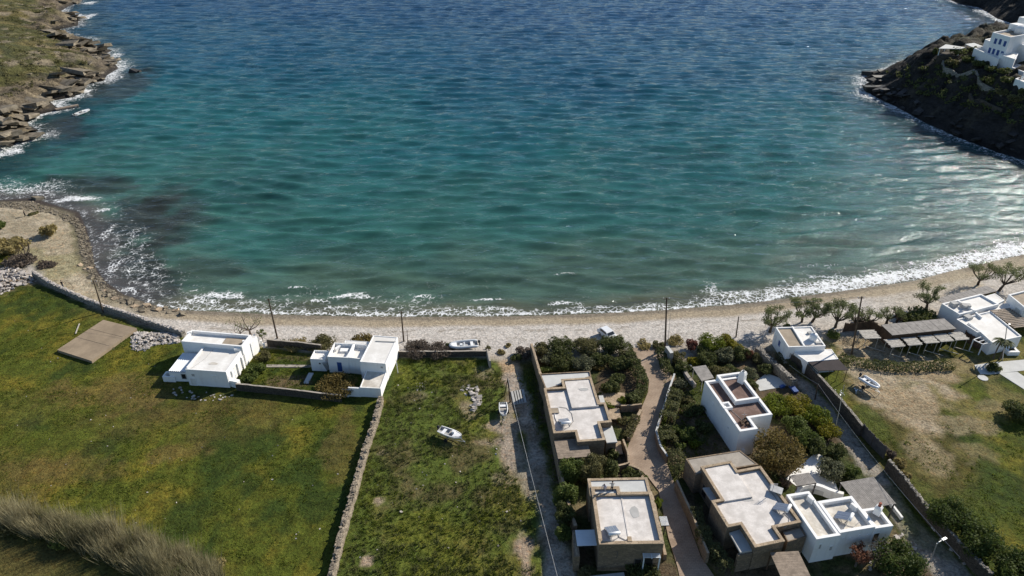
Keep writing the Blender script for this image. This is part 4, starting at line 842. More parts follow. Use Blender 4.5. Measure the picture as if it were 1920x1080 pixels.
h4 = hblock(L_, z((765, 610), (960, 690), (1050, 640), (850, 590)), hg+.3, hg-10, ph=.4, pw=.4, rect=False, rn='terrace_floor')
h5 = hblock(L_, z((680, 490), (860, 545), (900, 480), (760, 455)), hg+3.0, hg-8, ph=.3, pw=.3, rect=False, rn='terrace_floor')
fw = facade(h1, 'W')
for t_, zz in ((.82, HT-2.4), (.55, HT-2.2), (.3, HT-2.4)): opening(L_, fw, t_, zz, .9, 1.6, 'window', 'blue', 'blue')
for t_ in (.85, .62, .38, .15): opening(L_, fw, t_, HT-5.6, .9, 1.6, 'window', 'blue', 'blue')
f5 = facade(h5, 'S'); opening(L_, f5, .55, hg+.8, 4.0, 2.6, 'arch', 'white', 'brownwood'); f3 = facade(h3, 'S')
for t_ in (.25, .68): opening(L_, f3, t_, hg-.6, 4.5, 2.0, 'arch', 'white', 'brownwood')
f4 = facade(h4, 'S'); opening(L_, f4, .55, hg-2.0, 4.0, 2.4, 'arch', 'white', 'brownwood'); opening(L_, f4, .2, hg-3.4, .8, 1.4, 'door', 'blue', 'blue')
f2 = facade(h2, 'S'); opening(L_, f2, .3, HT-5, .9, 1.6, 'window', 'blue', 'blue'); opening(L_, f2, .7, HT-5, .9, 1.6, 'window', 'blue', 'blue')
p = P(*z((920, 232))[0], HT); b = MB(); b.tube([p-Vector((0, 0, .8)), p+Vector((0, 0, .9)), p+Vector((0, 0, 1.6)), p+Vector((0, 0, 1.9))], [1.8, 1.8, 1.2, .2], 16); b.build('dome', M['white'], L_, True)
p = P(*z((868, 205))[0], HT); MB().box(p+Vector((0, 0, .6)), (3.5, 3, 2), .4).build('stair_house', M['white'], L_); p = P(*z((965, 135))[0], HT+1); MB().box(p, (3, 3, 3.5), .4).build('stair_house', M['white'], L_)
g2 = G(1905, 178); L2 = thing('white_cottage', 'small white cottage with a blue door below the hotel', 'cottage', g2); c4 = hblock(L2, z((862, 765), (985, 812), (1060, 770), (930, 740)), g2.z+4.2, g2.z-4, ph=.4, pw=.35, rect=False)
fc = facade(c4, 'S'); opening(L2, fc, .04 if False else .2, g2.z+1.0, 1.0, 2.2, 'door', 'blue', 'blue'); opening(L2, fc, .6, g2.z+2.6, .6, .7, 'window', 'white', 'blue'); chimney(L2, *z((935, 775))[0], g2.z+4.1, 1.2, .7)
for i, (pts, lb) in enumerate(((z((0, 425), (80, 378), (300, 412), (250, 428)), 'pale canopy terrace at the seaward tip of the hotel garden'), (z((300, 375), (400, 362), (505, 402), (385, 412)), 'pale canopy terrace between the hotel and the sea point'))):
    zt = hg+1.4; q = ccw(W(pts, zt)); r = thing('terrace_canopy', lb, 'canopy', (q[0][0], q[0][1], hg)); b = MB(); b.prism(q, zt-.15, zt, bottom=True); b.build('roof', M['paleslab'], r)
    bs = MB(); bs.prism(inset(q, .15), zt-7, zt-2.4); bs.build('terrace_base', M['darkstone'], r)
    for x, y in inset(q, .3):
        g_ = zt-2.4; bb = MB(); bb.tube([(x, y, g_-.3), (x, y, zt-.1)], .12, 6); bb.build('post', M['white'], r)

# pipes, drains and repairs on the flat roofs
def roof_pipe(px_pts, z, label, m='boatin', r=.035):
    q = [P(x, y, z+r) for x, y in px_pts]; tag(MB().tube(q, r, 5).build('roof_pipe', M[m], org=q[0]), label, 'pipe')
roof_pipe([(1040, 775), (1041, 783), (1046, 795), (1053, 800)], 3.47, 'white hose running to the solar heater of the stepped villa', 'tank', .05)
roof_pipe([(1068, 799), (1075, 790), (1072, 775), (1062, 765), (1048, 763)], 3.47, 'thin dark cable looping over the stepped villa roof', 'rubber', .025)
roof_pipe([(1160, 1006), (1172, 1012), (1174, 1019)], 4.6, 'short pipe from the solar heater of the foreground villa', 'boatin', .04)
roof_pipe([(1472, 964), (1480, 972), (1478, 985), (1470, 990)], 3.82, 'pipe trailing from the solar heater by the white parapet', 'boatin', .04)
roof_pipe([(1440, 918), (1452, 930), (1461, 943)], 3.82, 'cable between the aerial and the solar heater', 'rubber', .025)
roof_pipe([(1588, 985), (1600, 988), (1612, 978)], 3.92, 'pipe under the solar heater of the white three-bay house', 'boatin', .04)
roof_pipe([(1340, 735), (1352, 750), (1372, 770), (1392, 788)], 4.47, 'cable across the brown roof to its aerial', 'boatin', .03)
roof_pipe([(360, 690), (385, 672), (400, 655)], 3.24, 'grey cable over the left white house roof', 'boatin', .03)
for px, py, zz, sx, sy, rz, m, lb in ((1095, 730, 3.79, 1.8, .9, .2, 'greyslab', 'grey repair patch on the raised villa roof'), (1190, 960, 4.59, 1.4, 2.0, .1, 'greyslab', 'grey repair patch on the foreground villa roof'), (1400, 935, 3.81, 2.0, 1.0, -.5, 'greyslab', 'grey repair patch on the large villa roof'), (400, 682, 3.23, 1.6, .8, -.3, 'dirtyroof', 'stained patch on the left white house roof')):
    p = P(px, py, zz); b = MB(); n = 9; b.prism([(p.x+sx/2*math.cos(6.283*i/n)*random.uniform(.7, 1.1), p.y+sy/2*math.sin(6.283*i/n)*random.uniform(.7, 1.1)) for i in range(n)], zz, zz+.012); tag(b.build('repair_patch', M[m], org=p), lb, 'patch')
# ------------------------------------------------------------------ the brick drive
bk = NT('brick_paving'); br = bk.n("TexBrick"); mpb = bk.n("Mapping"); mpb.inputs["Scale"].default_value = (1, 1, 1); bk.l(bk.tc.outputs["Object"], mpb.inputs[0]); bk.l(mpb.outputs[0], br.inputs["Vector"])
for i, c in (("Color1", (.39, .30, .225, 1)), ("Color2", (.35, .268, .20, 1)), ("Mortar", (.25, .19, .14, 1))): br.inputs[i].default_value = c
br.inputs["Scale"].default_value = 1.0; br.inputs["Row Height"].default_value = .24; br.inputs["Brick Width"].default_value = .5; br.inputs["Mortar Size"].default_value = .02
colb = bk.mix(bk.ramp(bk.noise(.35, 5), .35, .7), br.outputs[0], bk.mix(1.0, br.outputs[0], (.72, .7, .68), 'MULTIPLY')); colb = bk.mix(bk.ramp(bk.noise(2.5, 4), .5, .72), colb, bk.mix(1.0, colb, (1.18, 1.16, 1.14), 'MULTIPLY')); M['brick'] = bk.fin(colb, .9, .15)
def smooth_px(pts, n=4):
    out = []
    for i in range(len(pts)):
        p0, p1, p2, p3 = (Vector(pts[(i+k) % len(pts)]) for k in (-1, 0, 1, 2))
        for j in range(n):
            t = j/n; out.append(tuple(.5*((2*p1)+(p2-p0)*t+(2*p0-5*p1+4*p2-p3)*t*t+(3*p1-p0-3*p2+p3)*t**3)))
    return out
b = MB(); b.prism(ccw(W(POLY['drive'])), -.1, .08); tag(b.build('brick_drive', M['brick']), kind='structure')

# ------------------------------------------------------------------ walls
def polyw(pts): return [Vector((*P(x, y)[:2], 0)) for x, y in pts]
def rough_wall(pts, h, w, label, m='greystone', name='stone_wall', step=.55, jit=.14, top=None, cap=True):
    q = polyw(pts); r = MB(); secs = []
    for a, c in zip(q, q[1:]):
        L = (c-a).length; n = max(1, int(L/step)); secs += [a.lerp(c, i/n) for i in range(n)]
    secs.append(q[-1]); k = len(secs)
    for i, p in enumerate(secs):
        d = (secs[min(i+1, k-1)]-secs[max(i-1, 0)]).normalized(); nn = Vector((-d.y, d.x, 0)); z = h+random.uniform(-jit, jit); g = hz(p.x, p.y); j = lambda: random.uniform(-jit, jit)*.6
        r.v += [p+nn*(w*.56+j())+Vector((0, 0, g-.3)), p+nn*(w*.54+j())+Vector((0, 0, g+z*.55)), p+nn*(w*.42+j())+Vector((0, 0, g+z)), p+Vector((0, 0, g+z+abs(j())*.7)), p-nn*(w*.42+j())+Vector((0, 0, g+z)), p-nn*(w*.54+j())+Vector((0, 0, g+z*.55)), p-nn*(w*.56+j())+Vector((0, 0, g-.3))]
    for i in range(k-1):
        for j in range(6): r.f.append([i*7+j, i*7+j+1, (i+1)*7+j+1, (i+1)*7+j]); r.m.append(1 if j in (2, 3) and top else 0)
    for e in (0, k-1): r.f.append([e*7+j for j in range(7)][::(1 if e else -1)]); r.m.append(0)
    if cap and jit > .08:
        for i in range(k-1):
            for s in (-.25, .2):
                if random.random() < .75: p = secs[i].lerp(secs[i+1], random.random()); r.stone((p.x+random.uniform(-.1, .1)+s*w, p.y+random.uniform(-.1, .1), hz(p.x, p.y)+h+.03), random.uniform(.16, .3), 1 if top else 0)
    return tag(r.build(name, [M[m], M[top or m]], org=q[0]), label, 'wall')
rough_wall([(715, 752), (704, 795), (692, 830), (680, 868), (668, 915), (655, 960), (640, 1015), (625, 1075), (616, 1110)], 1.1, .85, 'long dry stone wall dividing the mown field from the rough meadow', 'drystone', top='drystone')
rough_wall([(66, 518), (95, 536), (140, 556), (190, 576), (240, 592), (290, 610), (345, 630)], 1.1, .8, 'dark dry stone wall following the sandy track above the shore', 'greystone', top='rubble')
rough_wall([(503, 649), (560, 654), (604, 659)], 1.5, .4, 'back wall of the walled garden, facing the beach', 'darkstone', jit=.05, top='concrete')
rough_wall([(445, 731), (540, 741), (641, 753)], 1.35, .35, 'front brown wall of the garden between the two white houses', 'darkstone', jit=.04, top='concrete')
rough_wall([(748, 668), (830, 668), (914, 667)], 1.1, .4, 'straight low wall with a pale top between meadow and beach', 'darkstone', jit=.04, top='concrete')
rough_wall([(914, 667), (919, 690)], 1.5, .35, 'short grey end wall turning down into the meadow', 'concrete', jit=.03, top='concrete')
rough_wall([(996, 664), (1004, 690), (1013, 722), (1021, 752)], 2.3, .45, 'tall stone wall along the dirt lane beside the thicket', 'stone', jit=.06, top='coping')
rough_wall([(1021, 752), (1030, 800), (1040, 850), (1050, 900), (1062, 950), (1078, 1005)], 1.9, .45, 'stone wall running down the dirt lane past both villas', 'stone', jit=.06, top='coping')
rough_wall([(1163, 772), (1184, 771), (1202, 769)], 1.3, .3, 'short brown wall across the villa garden at the drive bend', 'stone', jit=.03, top='coping')
rough_wall([(1201, 774), (1190, 796), (1178, 828)], .7, .5, 'low stone kerb wall on the left of the drive below the bend', 'stone', jit=.04, top='coping')
rough_wall([(1167, 835), (1176, 858), (1178, 878), (1158, 884)], 1.2, .35, 'corner wall of the sunken steps beside the drive', 'stone', jit=.03, top='coping')
rough_wall([(1178, 880), (1198, 888), (1204, 905), (1222, 940), (1236, 1000), (1246, 1050)], 1.0, .4, 'stone wall edging the drive beside the foreground villa', 'stone', jit=.04, top='coping')
rough_wall([(1263, 712), (1254, 738), (1244, 772), (1236, 795), (1229, 820), (1236, 846), (1250, 868)], 1.3, .35, 'pale low wall along the right of the drive under the clipped hedge', 'stone', jit=.03, top='paleslab')
rough_wall([(1266, 918), (1280, 950), (1296, 984), (1310, 1022), (1324, 1056)], 1.9, .35, 'terrace wall between the drive and the large stone villa', 'stone', jit=.03, top='coping')
rough_wall([(1248, 668), (1257, 681)], 2.2, .7, 'thick grey gate wall beside the tall pole at the top of the drive', 'concrete', jit=.02, top='paleslab')
rough_wall([(1418, 664), (1440, 684), (1462, 704), (1487, 728)], 1.5, 1.0, 'broad overgrown stone wall between the pale patio and the right lane', 'drystone', top='greystone')
rough_wall([(1478, 680), (1510, 700), (1536, 728), (1575, 772), (1612, 818)], 2.1, .5, 'long grey lane wall running from the beach house to the board fence', 'darkstone', jit=.05, top='greystone')  # shadow side put into the colour: dark faces under a paler top
rough_wall([(1660, 880), (1688, 912), (1739, 978), (1790, 1034), (1850, 1095)], 1.9, .45, 'lane wall under the dark pines at the lower right', 'darkstone', jit=.1, top='greystone')  # face shade is in the stone colour, with the lit top left paler
rough_wall([(1000, 1300), (1020, 1305)], .5, .4, 'x', 'stone') if False else None
rough_wall([(1640, 906), (1660, 935), (1690, 975)], .5, .35, 'white lane edging beside the wide slatted pergola', 'white', jit=.02, top='white')
rough_wall([(1030, 694), (1080, 692), (1130, 690)], .6, .3, 'low tan wall above the terrace of the stepped-roof villa', 'stone', jit=.02, top='coping')
def hill_wall(pts, h, w, label, m):
    q = [G(x, y) for x, y in pts]; b = MB()
    for a, c in zip(q, q[1:]):
        n = max(1, int((c-a).length/3))
        for i in range(n):
            p, p2 = a.lerp(c, i/n), a.lerp(c, (i+1)/n); p.z = hz(p.x, p.y); p2.z = hz(p2.x, p2.y); b.beam(p+Vector((0, 0, h/2-.6)), p2+Vector((0, 0, h/2-.6)), w, h+1.2)
    tag(b.build('terrace_wall', M[m], org=q[0]), label, 'wall')
hill_wall(zc(1600, 0, 3.6)((598, 430), (605, 480), (660, 500), (740, 525), (850, 580), (930, 620), (1000, 660)), 1.1, .5, 'grey path wall curving across the dark headland below the hotel', 'greystone')
hill_wall(zc(1600, 0, 3.6)((780, 650), (850, 690), (920, 725), (1000, 765)), 1.0, .5, 'lower grey terrace wall on the dark headland slope', 'darkstone')

# concrete slab, pier, paving strip
z = zc(80, 560, 4.8)
b = MB(); q = at(z((130, 460), (440, 560), (845, 265), (545, 190)), .55, False); b.prism(q, -.2, .55); tag(b.build('concrete_slab', M['slab'], org=(q[0][0], q[0][1], 0)), 'bare raised concrete slab lying alone in the left field', 'slab')
b = MB(); b.beam(P(*z((296, 315))[0], .1), P(*z((330, 225))[0], .12), .18, .1); tag(b.build('plank', M['palewood'], org=P(*z((296, 315))[0], 0)), 'pale loose plank lying in the grass left of the concrete slab', 'plank')
for (x0, y0), (x1, y1), lb in ((z((300, 345))[0], z((600, 425))[0], 'dark joint across the concrete slab, lower'), (z((420, 270))[0], z((720, 345))[0], 'dark joint across the concrete slab, upper')): b = MB(); b.beam(P(x0, y0, .553), P(x1, y1, .553), .07, .012); tag(b.build('slab_joint', M['darkstone'], org=P(x0, y0, .55)), lb, 'joint')
a, c = P(104, 205, -.2), P(147, 197, -.2); b = MB(); b.beam(a, c, 1.6, .35); r = thing('jetty', 'thin wooden jetty reaching out from the rocks near the moored boat', 'jetty', a); b.build('deck', M['wood'], r)
for i in range(4): p = a.lerp(c, .15+.27*i); MB().tube([(p.x, p.y, -2), (p.x, p.y, -.3)], .15, 6).build('pile', M['polewood'], r)
b = MB(); L0, L1 = W([(500, 686), (583, 686)]); b.prism(ccw(W([(500, 684), (583, 685), (583, 689), (498, 689)])), -.1, .08); tag(b.build('garden_path', M['concrete']), kind='structure')
z = zc(720, 540, 3.375)
r = thing('ramp_slab', 'ribbed concrete crossing set in the dirt lane beside the tarred poles', 'slab', P(970, 745))
for i in range(5):
    t = i/4; b = MB(); pa, pb = z((812+62*t, 655-12*t))[0], z((830+62*t, 738-12*t))[0]; b.beam(P(*pa, .06), P(*pb, .06), .55, .14); b.build('rib', M['greyslab'], r)

# ------------------------------------------------------------------ boats, trailers, car
def hull(parent, L, Wd, Hh, T, m_out='gel', m_in='boatin', n=14, inflat=False):
    """lofted open hull, bow at +x, T maps local to world"""
    b = MB(); sec = []
    for i in range(n+1):
        t = i/n; x = -L/2+L*t; w = Wd/2*(.86+.14*math.sin(min(1, t/.45)*math.pi/2)) if t < .45 else Wd/2*math.sqrt(max(0, 1-((t-.45)/.55)**2.3)); w = max(w, .02)
        sh = Hh*(1+.28*max(0, t-.4)); ke = .0 if t < .75 else (t-.75)/.25*Hh*.55
        sec.append([(x, -w, sh), (x, -w*.8, Hh*.45+ke*.6), (x, -w*.35, Hh*.08+ke), (x, 0, ke), (x, w*.35, Hh*.08+ke), (x, w*.8, Hh*.45+ke*.6), (x, w, sh), (x, w*.84, sh+.02), (x, w*.72, Hh*.42+ke*.7), (x, -w*.72, Hh*.42+ke*.7), (x, -w*.84, sh+.02)])
    k = 11; inner = MB()
    for s in sec: b.v += [T(*p) for p in s]
    for i in range(n):
        for j in range(k):
            o, p = j, (j+1) % k
            b.f.append([i*k+o, i*k+p, (i+1)*k+p, (i+1)*k+o]); b.m.append(1 if j in (7, 8, 9) else 0)
    b.f.append(list(range(7))[::-1]); b.m.append(0)
    b.f.append([0, 6, 7, 8, 9, 10]); b.m.append(0)
    return b.build('hull', [M[m_out], M[m_in]], parent)
def boat(px, py, hpx, name, label, L=4.3, Wd=1.7, zb=.55, inflat=False, motor=True, deck=.35, water=False):
    base = P(px, py, zb); hd = P(*hpx, zb)-base; rz = math.atan2(hd.y, hd.x); Q = Matrix.Rotation(rz, 3, 'Z'); T = lambda x, y, z_: base+Q @ Vector((x, y, z_))
    r = thing(name, label, 'boat', base)
    if inflat:
        hull(r, L*.96, Wd*.78, .5, T, 'tubegrey', 'boatin')
        for s in (-1, 1):
            pts = [T(-L/2, s*Wd*.42, .48)]+[T(-L/2+L*t, s*Wd*.42*(1 if t < .55 else math.sqrt(max(0, 1-((t-.55)/.45)**2))), .48+.12*t) for t in (.1, .3, .5, .6, .7, .8, .88, .94, .98, 1.0)]
            MB().tube(pts, [.1]+[.23]*8+[.2, .16], 9).build('inflatable_tube', M['tank'] if inflat == 2 else M['tubegrey'], r, True)
    else: hull(r, L, Wd, .62, T)
    bb = MB(); bb.box(T(-L*.02, 0, .52), (.28, Wd*.74, .06), rz); bb.build('thwart', M['palewood'] if not inflat else M['tubegrey'], r)
    bb = MB(); bb.box(T(-L*.28, 0, .48), (.5, Wd*.7, .08), rz); bb.build('stern_seat', M['gel'], r)
    if deck:
        x0 = L*.5-L*deck; bb = MB(); bb.face([T(x0, -Wd*.36, .66), T(x0, Wd*.36, .66), T(L*.40, Wd*.2, .76), T(L*.47, 0, .8), T(L*.40, -Wd*.2, .76)][::-1]); bb.face([T(x0, -Wd*.36, .66), T(x0, Wd*.36, .66), T(x0, Wd*.34, .35), T(x0, -Wd*.34, .35)]); bb.build('foredeck', M['gel'], r)
        c_ = MB(); c_.box(T(L*.1, Wd*.18, .62), (.45, .45, .6), rz); c_.build('console', M['gel'], r)
    if motor:
        m_ = MB(); m_.tube([T(-L/2-.2, 0, .55), T(-L/2-.2, 0, .7), T(-L/2-.18, 0, 1.0), T(-L/2-.12, 0, 1.12)], [.16, .22, .2, .1], 10); m = m_.build('outboard_motor', M['motor'], r, True); l_ = MB(); l_.beam(T(-L/2-.2, 0, .6), T(-L/2-.3, 0, -.05 if not water else .1), .12, .18); l_.build('motor_leg', M['motor'], m)
    return r, T, rz
def trailer(T, rz, L, Wd, label, zb=.55):
    base = T(0, 0, -zb); r = thing('boat_trailer', label, 'trailer', base); b = MB()
    for s in (-1, 1): b.beam(T(-L*.42, s*.45, -.08), T(L*.25, s*.45, -.08), .08)
    b.beam(T(L*.25, -.45, -.08), T(L*.64, 0, -.1), .06); b.beam(T(L*.25, .45, -.08), T(L*.64, 0, -.1), .06)
    for x in (-.38, -.05, .24): b.beam(T(L*x, -.45, -.08), T(L*x, .45, -.08), .08)
    b.beam(T(-.3, -Wd*.55, -zb+.3), T(-.3, Wd*.55, -zb+.3), .07); b.beam(T(-.3, -.45, -zb+.3), T(-.3, -.45, -.1), .07); b.beam(T(-.3, .45, -zb+.3), T(-.3, .45, -.1), .07)
    b.beam(T(L*.64, 0, -.1), T(L*.62, 0, -zb), .06)
    b.build('frame', M['steel'], r)
    for s in (-1, 1): w = MB(); w.tube([T(-.3, s*Wd*.5, -zb+.3), T(-.3, s*Wd*.5+s*.16, -zb+.3)], .3, 14); w.build('wheel', M['rubber'], r)
r, T, rz = boat(845, 817, (866, 825), 'motor_boat', 'white open motor boat on a trailer in the middle of the rough meadow', 3.9, 1.6, .6); trailer(T, rz, 3.9, 1.8, 'steel trailer under the motor boat in the middle of the meadow', .6)
r, T, rz = boat(944, 772, (945, 785), 'motor_boat', 'small white boat pointing down beside the dirt lane', 3.1, 1.4, .5, motor=False, deck=0); trailer(T, rz, 3.1, 1.4, 'steel trailer under the small boat beside the dirt lane', .5)
r, T, rz = boat(870, 650, (850, 652), 'inflatable_boat', 'grey and white inflatable boat with a console behind the low beach wall', 5.0, 2.2, .6, inflat=1, deck=.25); trailer(T, rz, 5.0, 2.0, 'trailer under the inflatable behind the low beach wall', .6)
r, T, rz = boat(1629, 721, (1644, 731), 'inflatable_boat', 'white inflatable boat with a black outboard on the dirt yard', 3.3, 1.5, .75, inflat=2, deck=0); trailer(T, rz, 3.3, 1.5, 'trailer with a jockey wheel under the white inflatable on the dirt yard', .75)
boat(155, 213, (168, 208), 'motor_boat', 'small white boat moored on the water beside the jetty', 6.4, 2.6, SEA-.15, water=True, motor=True)
def car(px, py, rz, label):
    base = P(px, py, 0); Q = Matrix.Rotation(rz, 3, 'Z'); T = lambda x, y, z_: base+Q @ Vector((x, y, z_)); r = thing('parked_car', label, 'car', base)
    prof = [(-2.0, .35), (-2.05, .75), (-1.95, 1.0), (-1.75, 1.1), (-1.35, 1.5), (-.9, 1.58), (.2, 1.56), (.55, 1.42), (1.05, 1.02), (1.75, .9), (2.0, .7), (2.02, .35)]; b = MB(); n = len(prof)
    wy = lambda z_: .86 if z_ < 1.05 else .86-(z_-1.05)*.32
    for s in (-1, 1): b.v += [T(x, s*wy(z_), z_) for x, z_ in prof]
    for i in range(n-1): b.f.append([i, i+1, n+i+1, n+i]); b.m.append(0)
    b.f += [list(range(n)), list(range(n, 2*n))[::-1]]; b.m += [0, 0]
    bo = b.build('body', M['paint'], r)
    def win(nm, pts): g = MB(); g.face([T(*p) for p in pts]); g.build(nm, M['glass'], r)
    for s in (-1, 1): win('side_window', [(-1.3, s*.83, 1.1), (.75, s*.83, 1.1), (.35, s*.745, 1.44), (-1.15, s*.735, 1.47)])
    win('rear_window', [(-1.755, -.7, 1.13), (-1.755, .7, 1.13), (-1.38, .62, 1.5), (-1.38, -.62, 1.5)]); win('windscreen', [(1.04, -.74, 1.06), (1.04, .74, 1.06), (.6, .66, 1.43), (.6, -.66, 1.43)])
    for x in (-1.25, 1.25):
        for s in (-1, 1): w_ = MB(); w_.tube([T(x, s*.68, .31), T(x, s*.88, .31)], .31, 14); wo = w_.build('wheel', M['rubber'], r); h_ = MB(); h_.tube([T(x, s*.86, .31), T(x, s*.895, .31)], .18, 10); h_.build('hub_cap', M['steel'], wo)
    for s in (-1, 1): MB().box(T(-2.03, s*.68, .82), (.06, .22, .24), rz).build('tail_light', M['terra'], r); MB().box(T(1.98, s*.62, .7), (.1, .3, .14), rz).build('headlight', M['tank'], r)
car(1139, 632, R(-58), 'small white car parked on the beach edge behind the green thicket')

# ------------------------------------------------------------------ poles, wires, lamps
def pole(bx, by, tx, ty, label, r0=.15, arm=True, name='utility_pole', m='polewood', g=None, h=None):
    b = G(bx, by) if by < 600 else P(bx, by, 0); h = h or max(2, hgt(bx, by, ty, b.z)); d = ray(tx, ty); k = b.y/d.y; top = Vector((d.x*k, b.y, b.z+h)); r = thing(name, label, 'pole', b, g); o = MB(); o.tube([b-Vector((0, 0, .3)), b.lerp(top, .5), top], [r0, r0*.85, r0*.65], 8); o.build('shaft', M[m], r)
    if arm:
        c = MB(); t_ = top-Vector((0, 0, .35)); c.beam(t_+Vector((-.55, .12, 0)), t_+Vector((.55, .12, 0)), .1); co = c.build('crossarm', M[m], r)
        for x in (-.5, 0, .5): MB().tube([t_+Vector((x, .12, .05)), t_+Vector((x, .12, .25))], .05, 6).build('insulator', M['tank'], co)
    return top
GP = 'wooden utility poles'
t1 = pole(194, 587, 175, 526, 'leaning wooden pole behind the wall of the sandy track', g=GP)
t2 = pole(520, 634, 503, 560, 'tall wooden pole leaning left beside the walled garden', g=GP, r0=.17)
t3 = pole(757, 640, 752, 583, 'wooden pole rising from the brown scrub by the white tower house', g=GP)
pole(765, 655, 763, 619, 'short thin post in front of the brown scrub', .08, False, 'post')
t4 = pole(957, 754, 952, 709, 'dark pole beside the dirt lane with a leaning stay', .13, False, g=GP)
b = MB(); q = P(945, 742, 0); b.tube([q, q.lerp(t4, .6)+Vector((0, 0, -.2)), t4-Vector((0, 0, .2))], .08, 6); tag(b.build('stay_pole', M['polewood'], org=q), 'dark prop leaning against the lane pole', 'pole')
t5 = pole(1247, 656, 1250, 558, 'very tall pole at the top of the brick drive', .18, g=GP)
pole(1251, 658, 1257, 588, 'thin metal pipe beside the very tall pole', .04, False, 'pipe', 'steel')
t6 = pole(1380, 632, 1385, 594, 'wooden pole behind the yellow shrubs on the beach', .13, False, g=GP)
t7 = pole(1597, 664, 1616, 556, 'tall pole between the beach house and the thatched shades', .17, g=GP)
t8 = pole(1528, 749, 1534, 720, 'short wooden pole at the edge of the right lane', .12, False, g=GP)
t9 = pole(1565, 812, 1583, 722, 'pale slim pole rising from the right lane beside the yellow hedge', .06, False, 'metal_pole', 'palewood')
def lamp(bx, by, tx, ty, label, armv, hd=.9):
    top = pole(bx, by, tx, ty, label, .09, False, 'street_lamp', 'steel'); r = [o for o in COL.objects if o.get("label") == label][0]; e = top+Vector(armv); b = MB(); b.tube([top-Vector((0, 0, .3)), top+Vector(armv)*.3+Vector((0, 0, .1)), e], .05, 6); b.build('arm', M['steel'], r)
    b = MB(); d = Vector(armv).normalized(); b.box(e+d*hd*.4, (hd*.8, .28, .12), math.atan2(d.y, d.x)); b.build('lamp_head', M['steel'], r)
lamp(1745, 1052, 1757, 1019, 'street lamp with a white head leaning over the right lane', (.75, .35, .15))
lamp(1880, 676, 1888, 611, 'slim lamp post in front of the taverna roofs', (.4, .2, .1), .4)
def cable(a, c, sag, label, r=.022):
    a, c = Vector(a), Vector(c); pts = [a.lerp(c, i/16)-Vector((0, 0, sag*4*(i/16)*(1-i/16))) for i in range(17)]; tag(MB().tube(pts, r, 4).build('overhead_wire', M['wire'], org=a), label, 'wire')
cable(t4, P(1050, 1100, 6.0), .5, 'pale overhead wire following the dirt lane', .03)
cable(P(1480, 684, 5.2), t8, .2, 'overhead wire reaching the short lane pole from the beach house', .025)
cable(t8, P(1800, 1045, 5.6), .8, 'long overhead wire above the shaded right lane', .028)
cable(t5, t7, 1.2, 'overhead wire strung from the very tall pole to the pole by the shades')
cable(t2, t3, .8, 'overhead wire between the leaning pole and the scrub pole')
cable(t3, t5, 1.6, 'overhead wire along the beach to the very tall pole')
cable(t1, t2, 1.2, 'overhead wire over the concrete slab field')

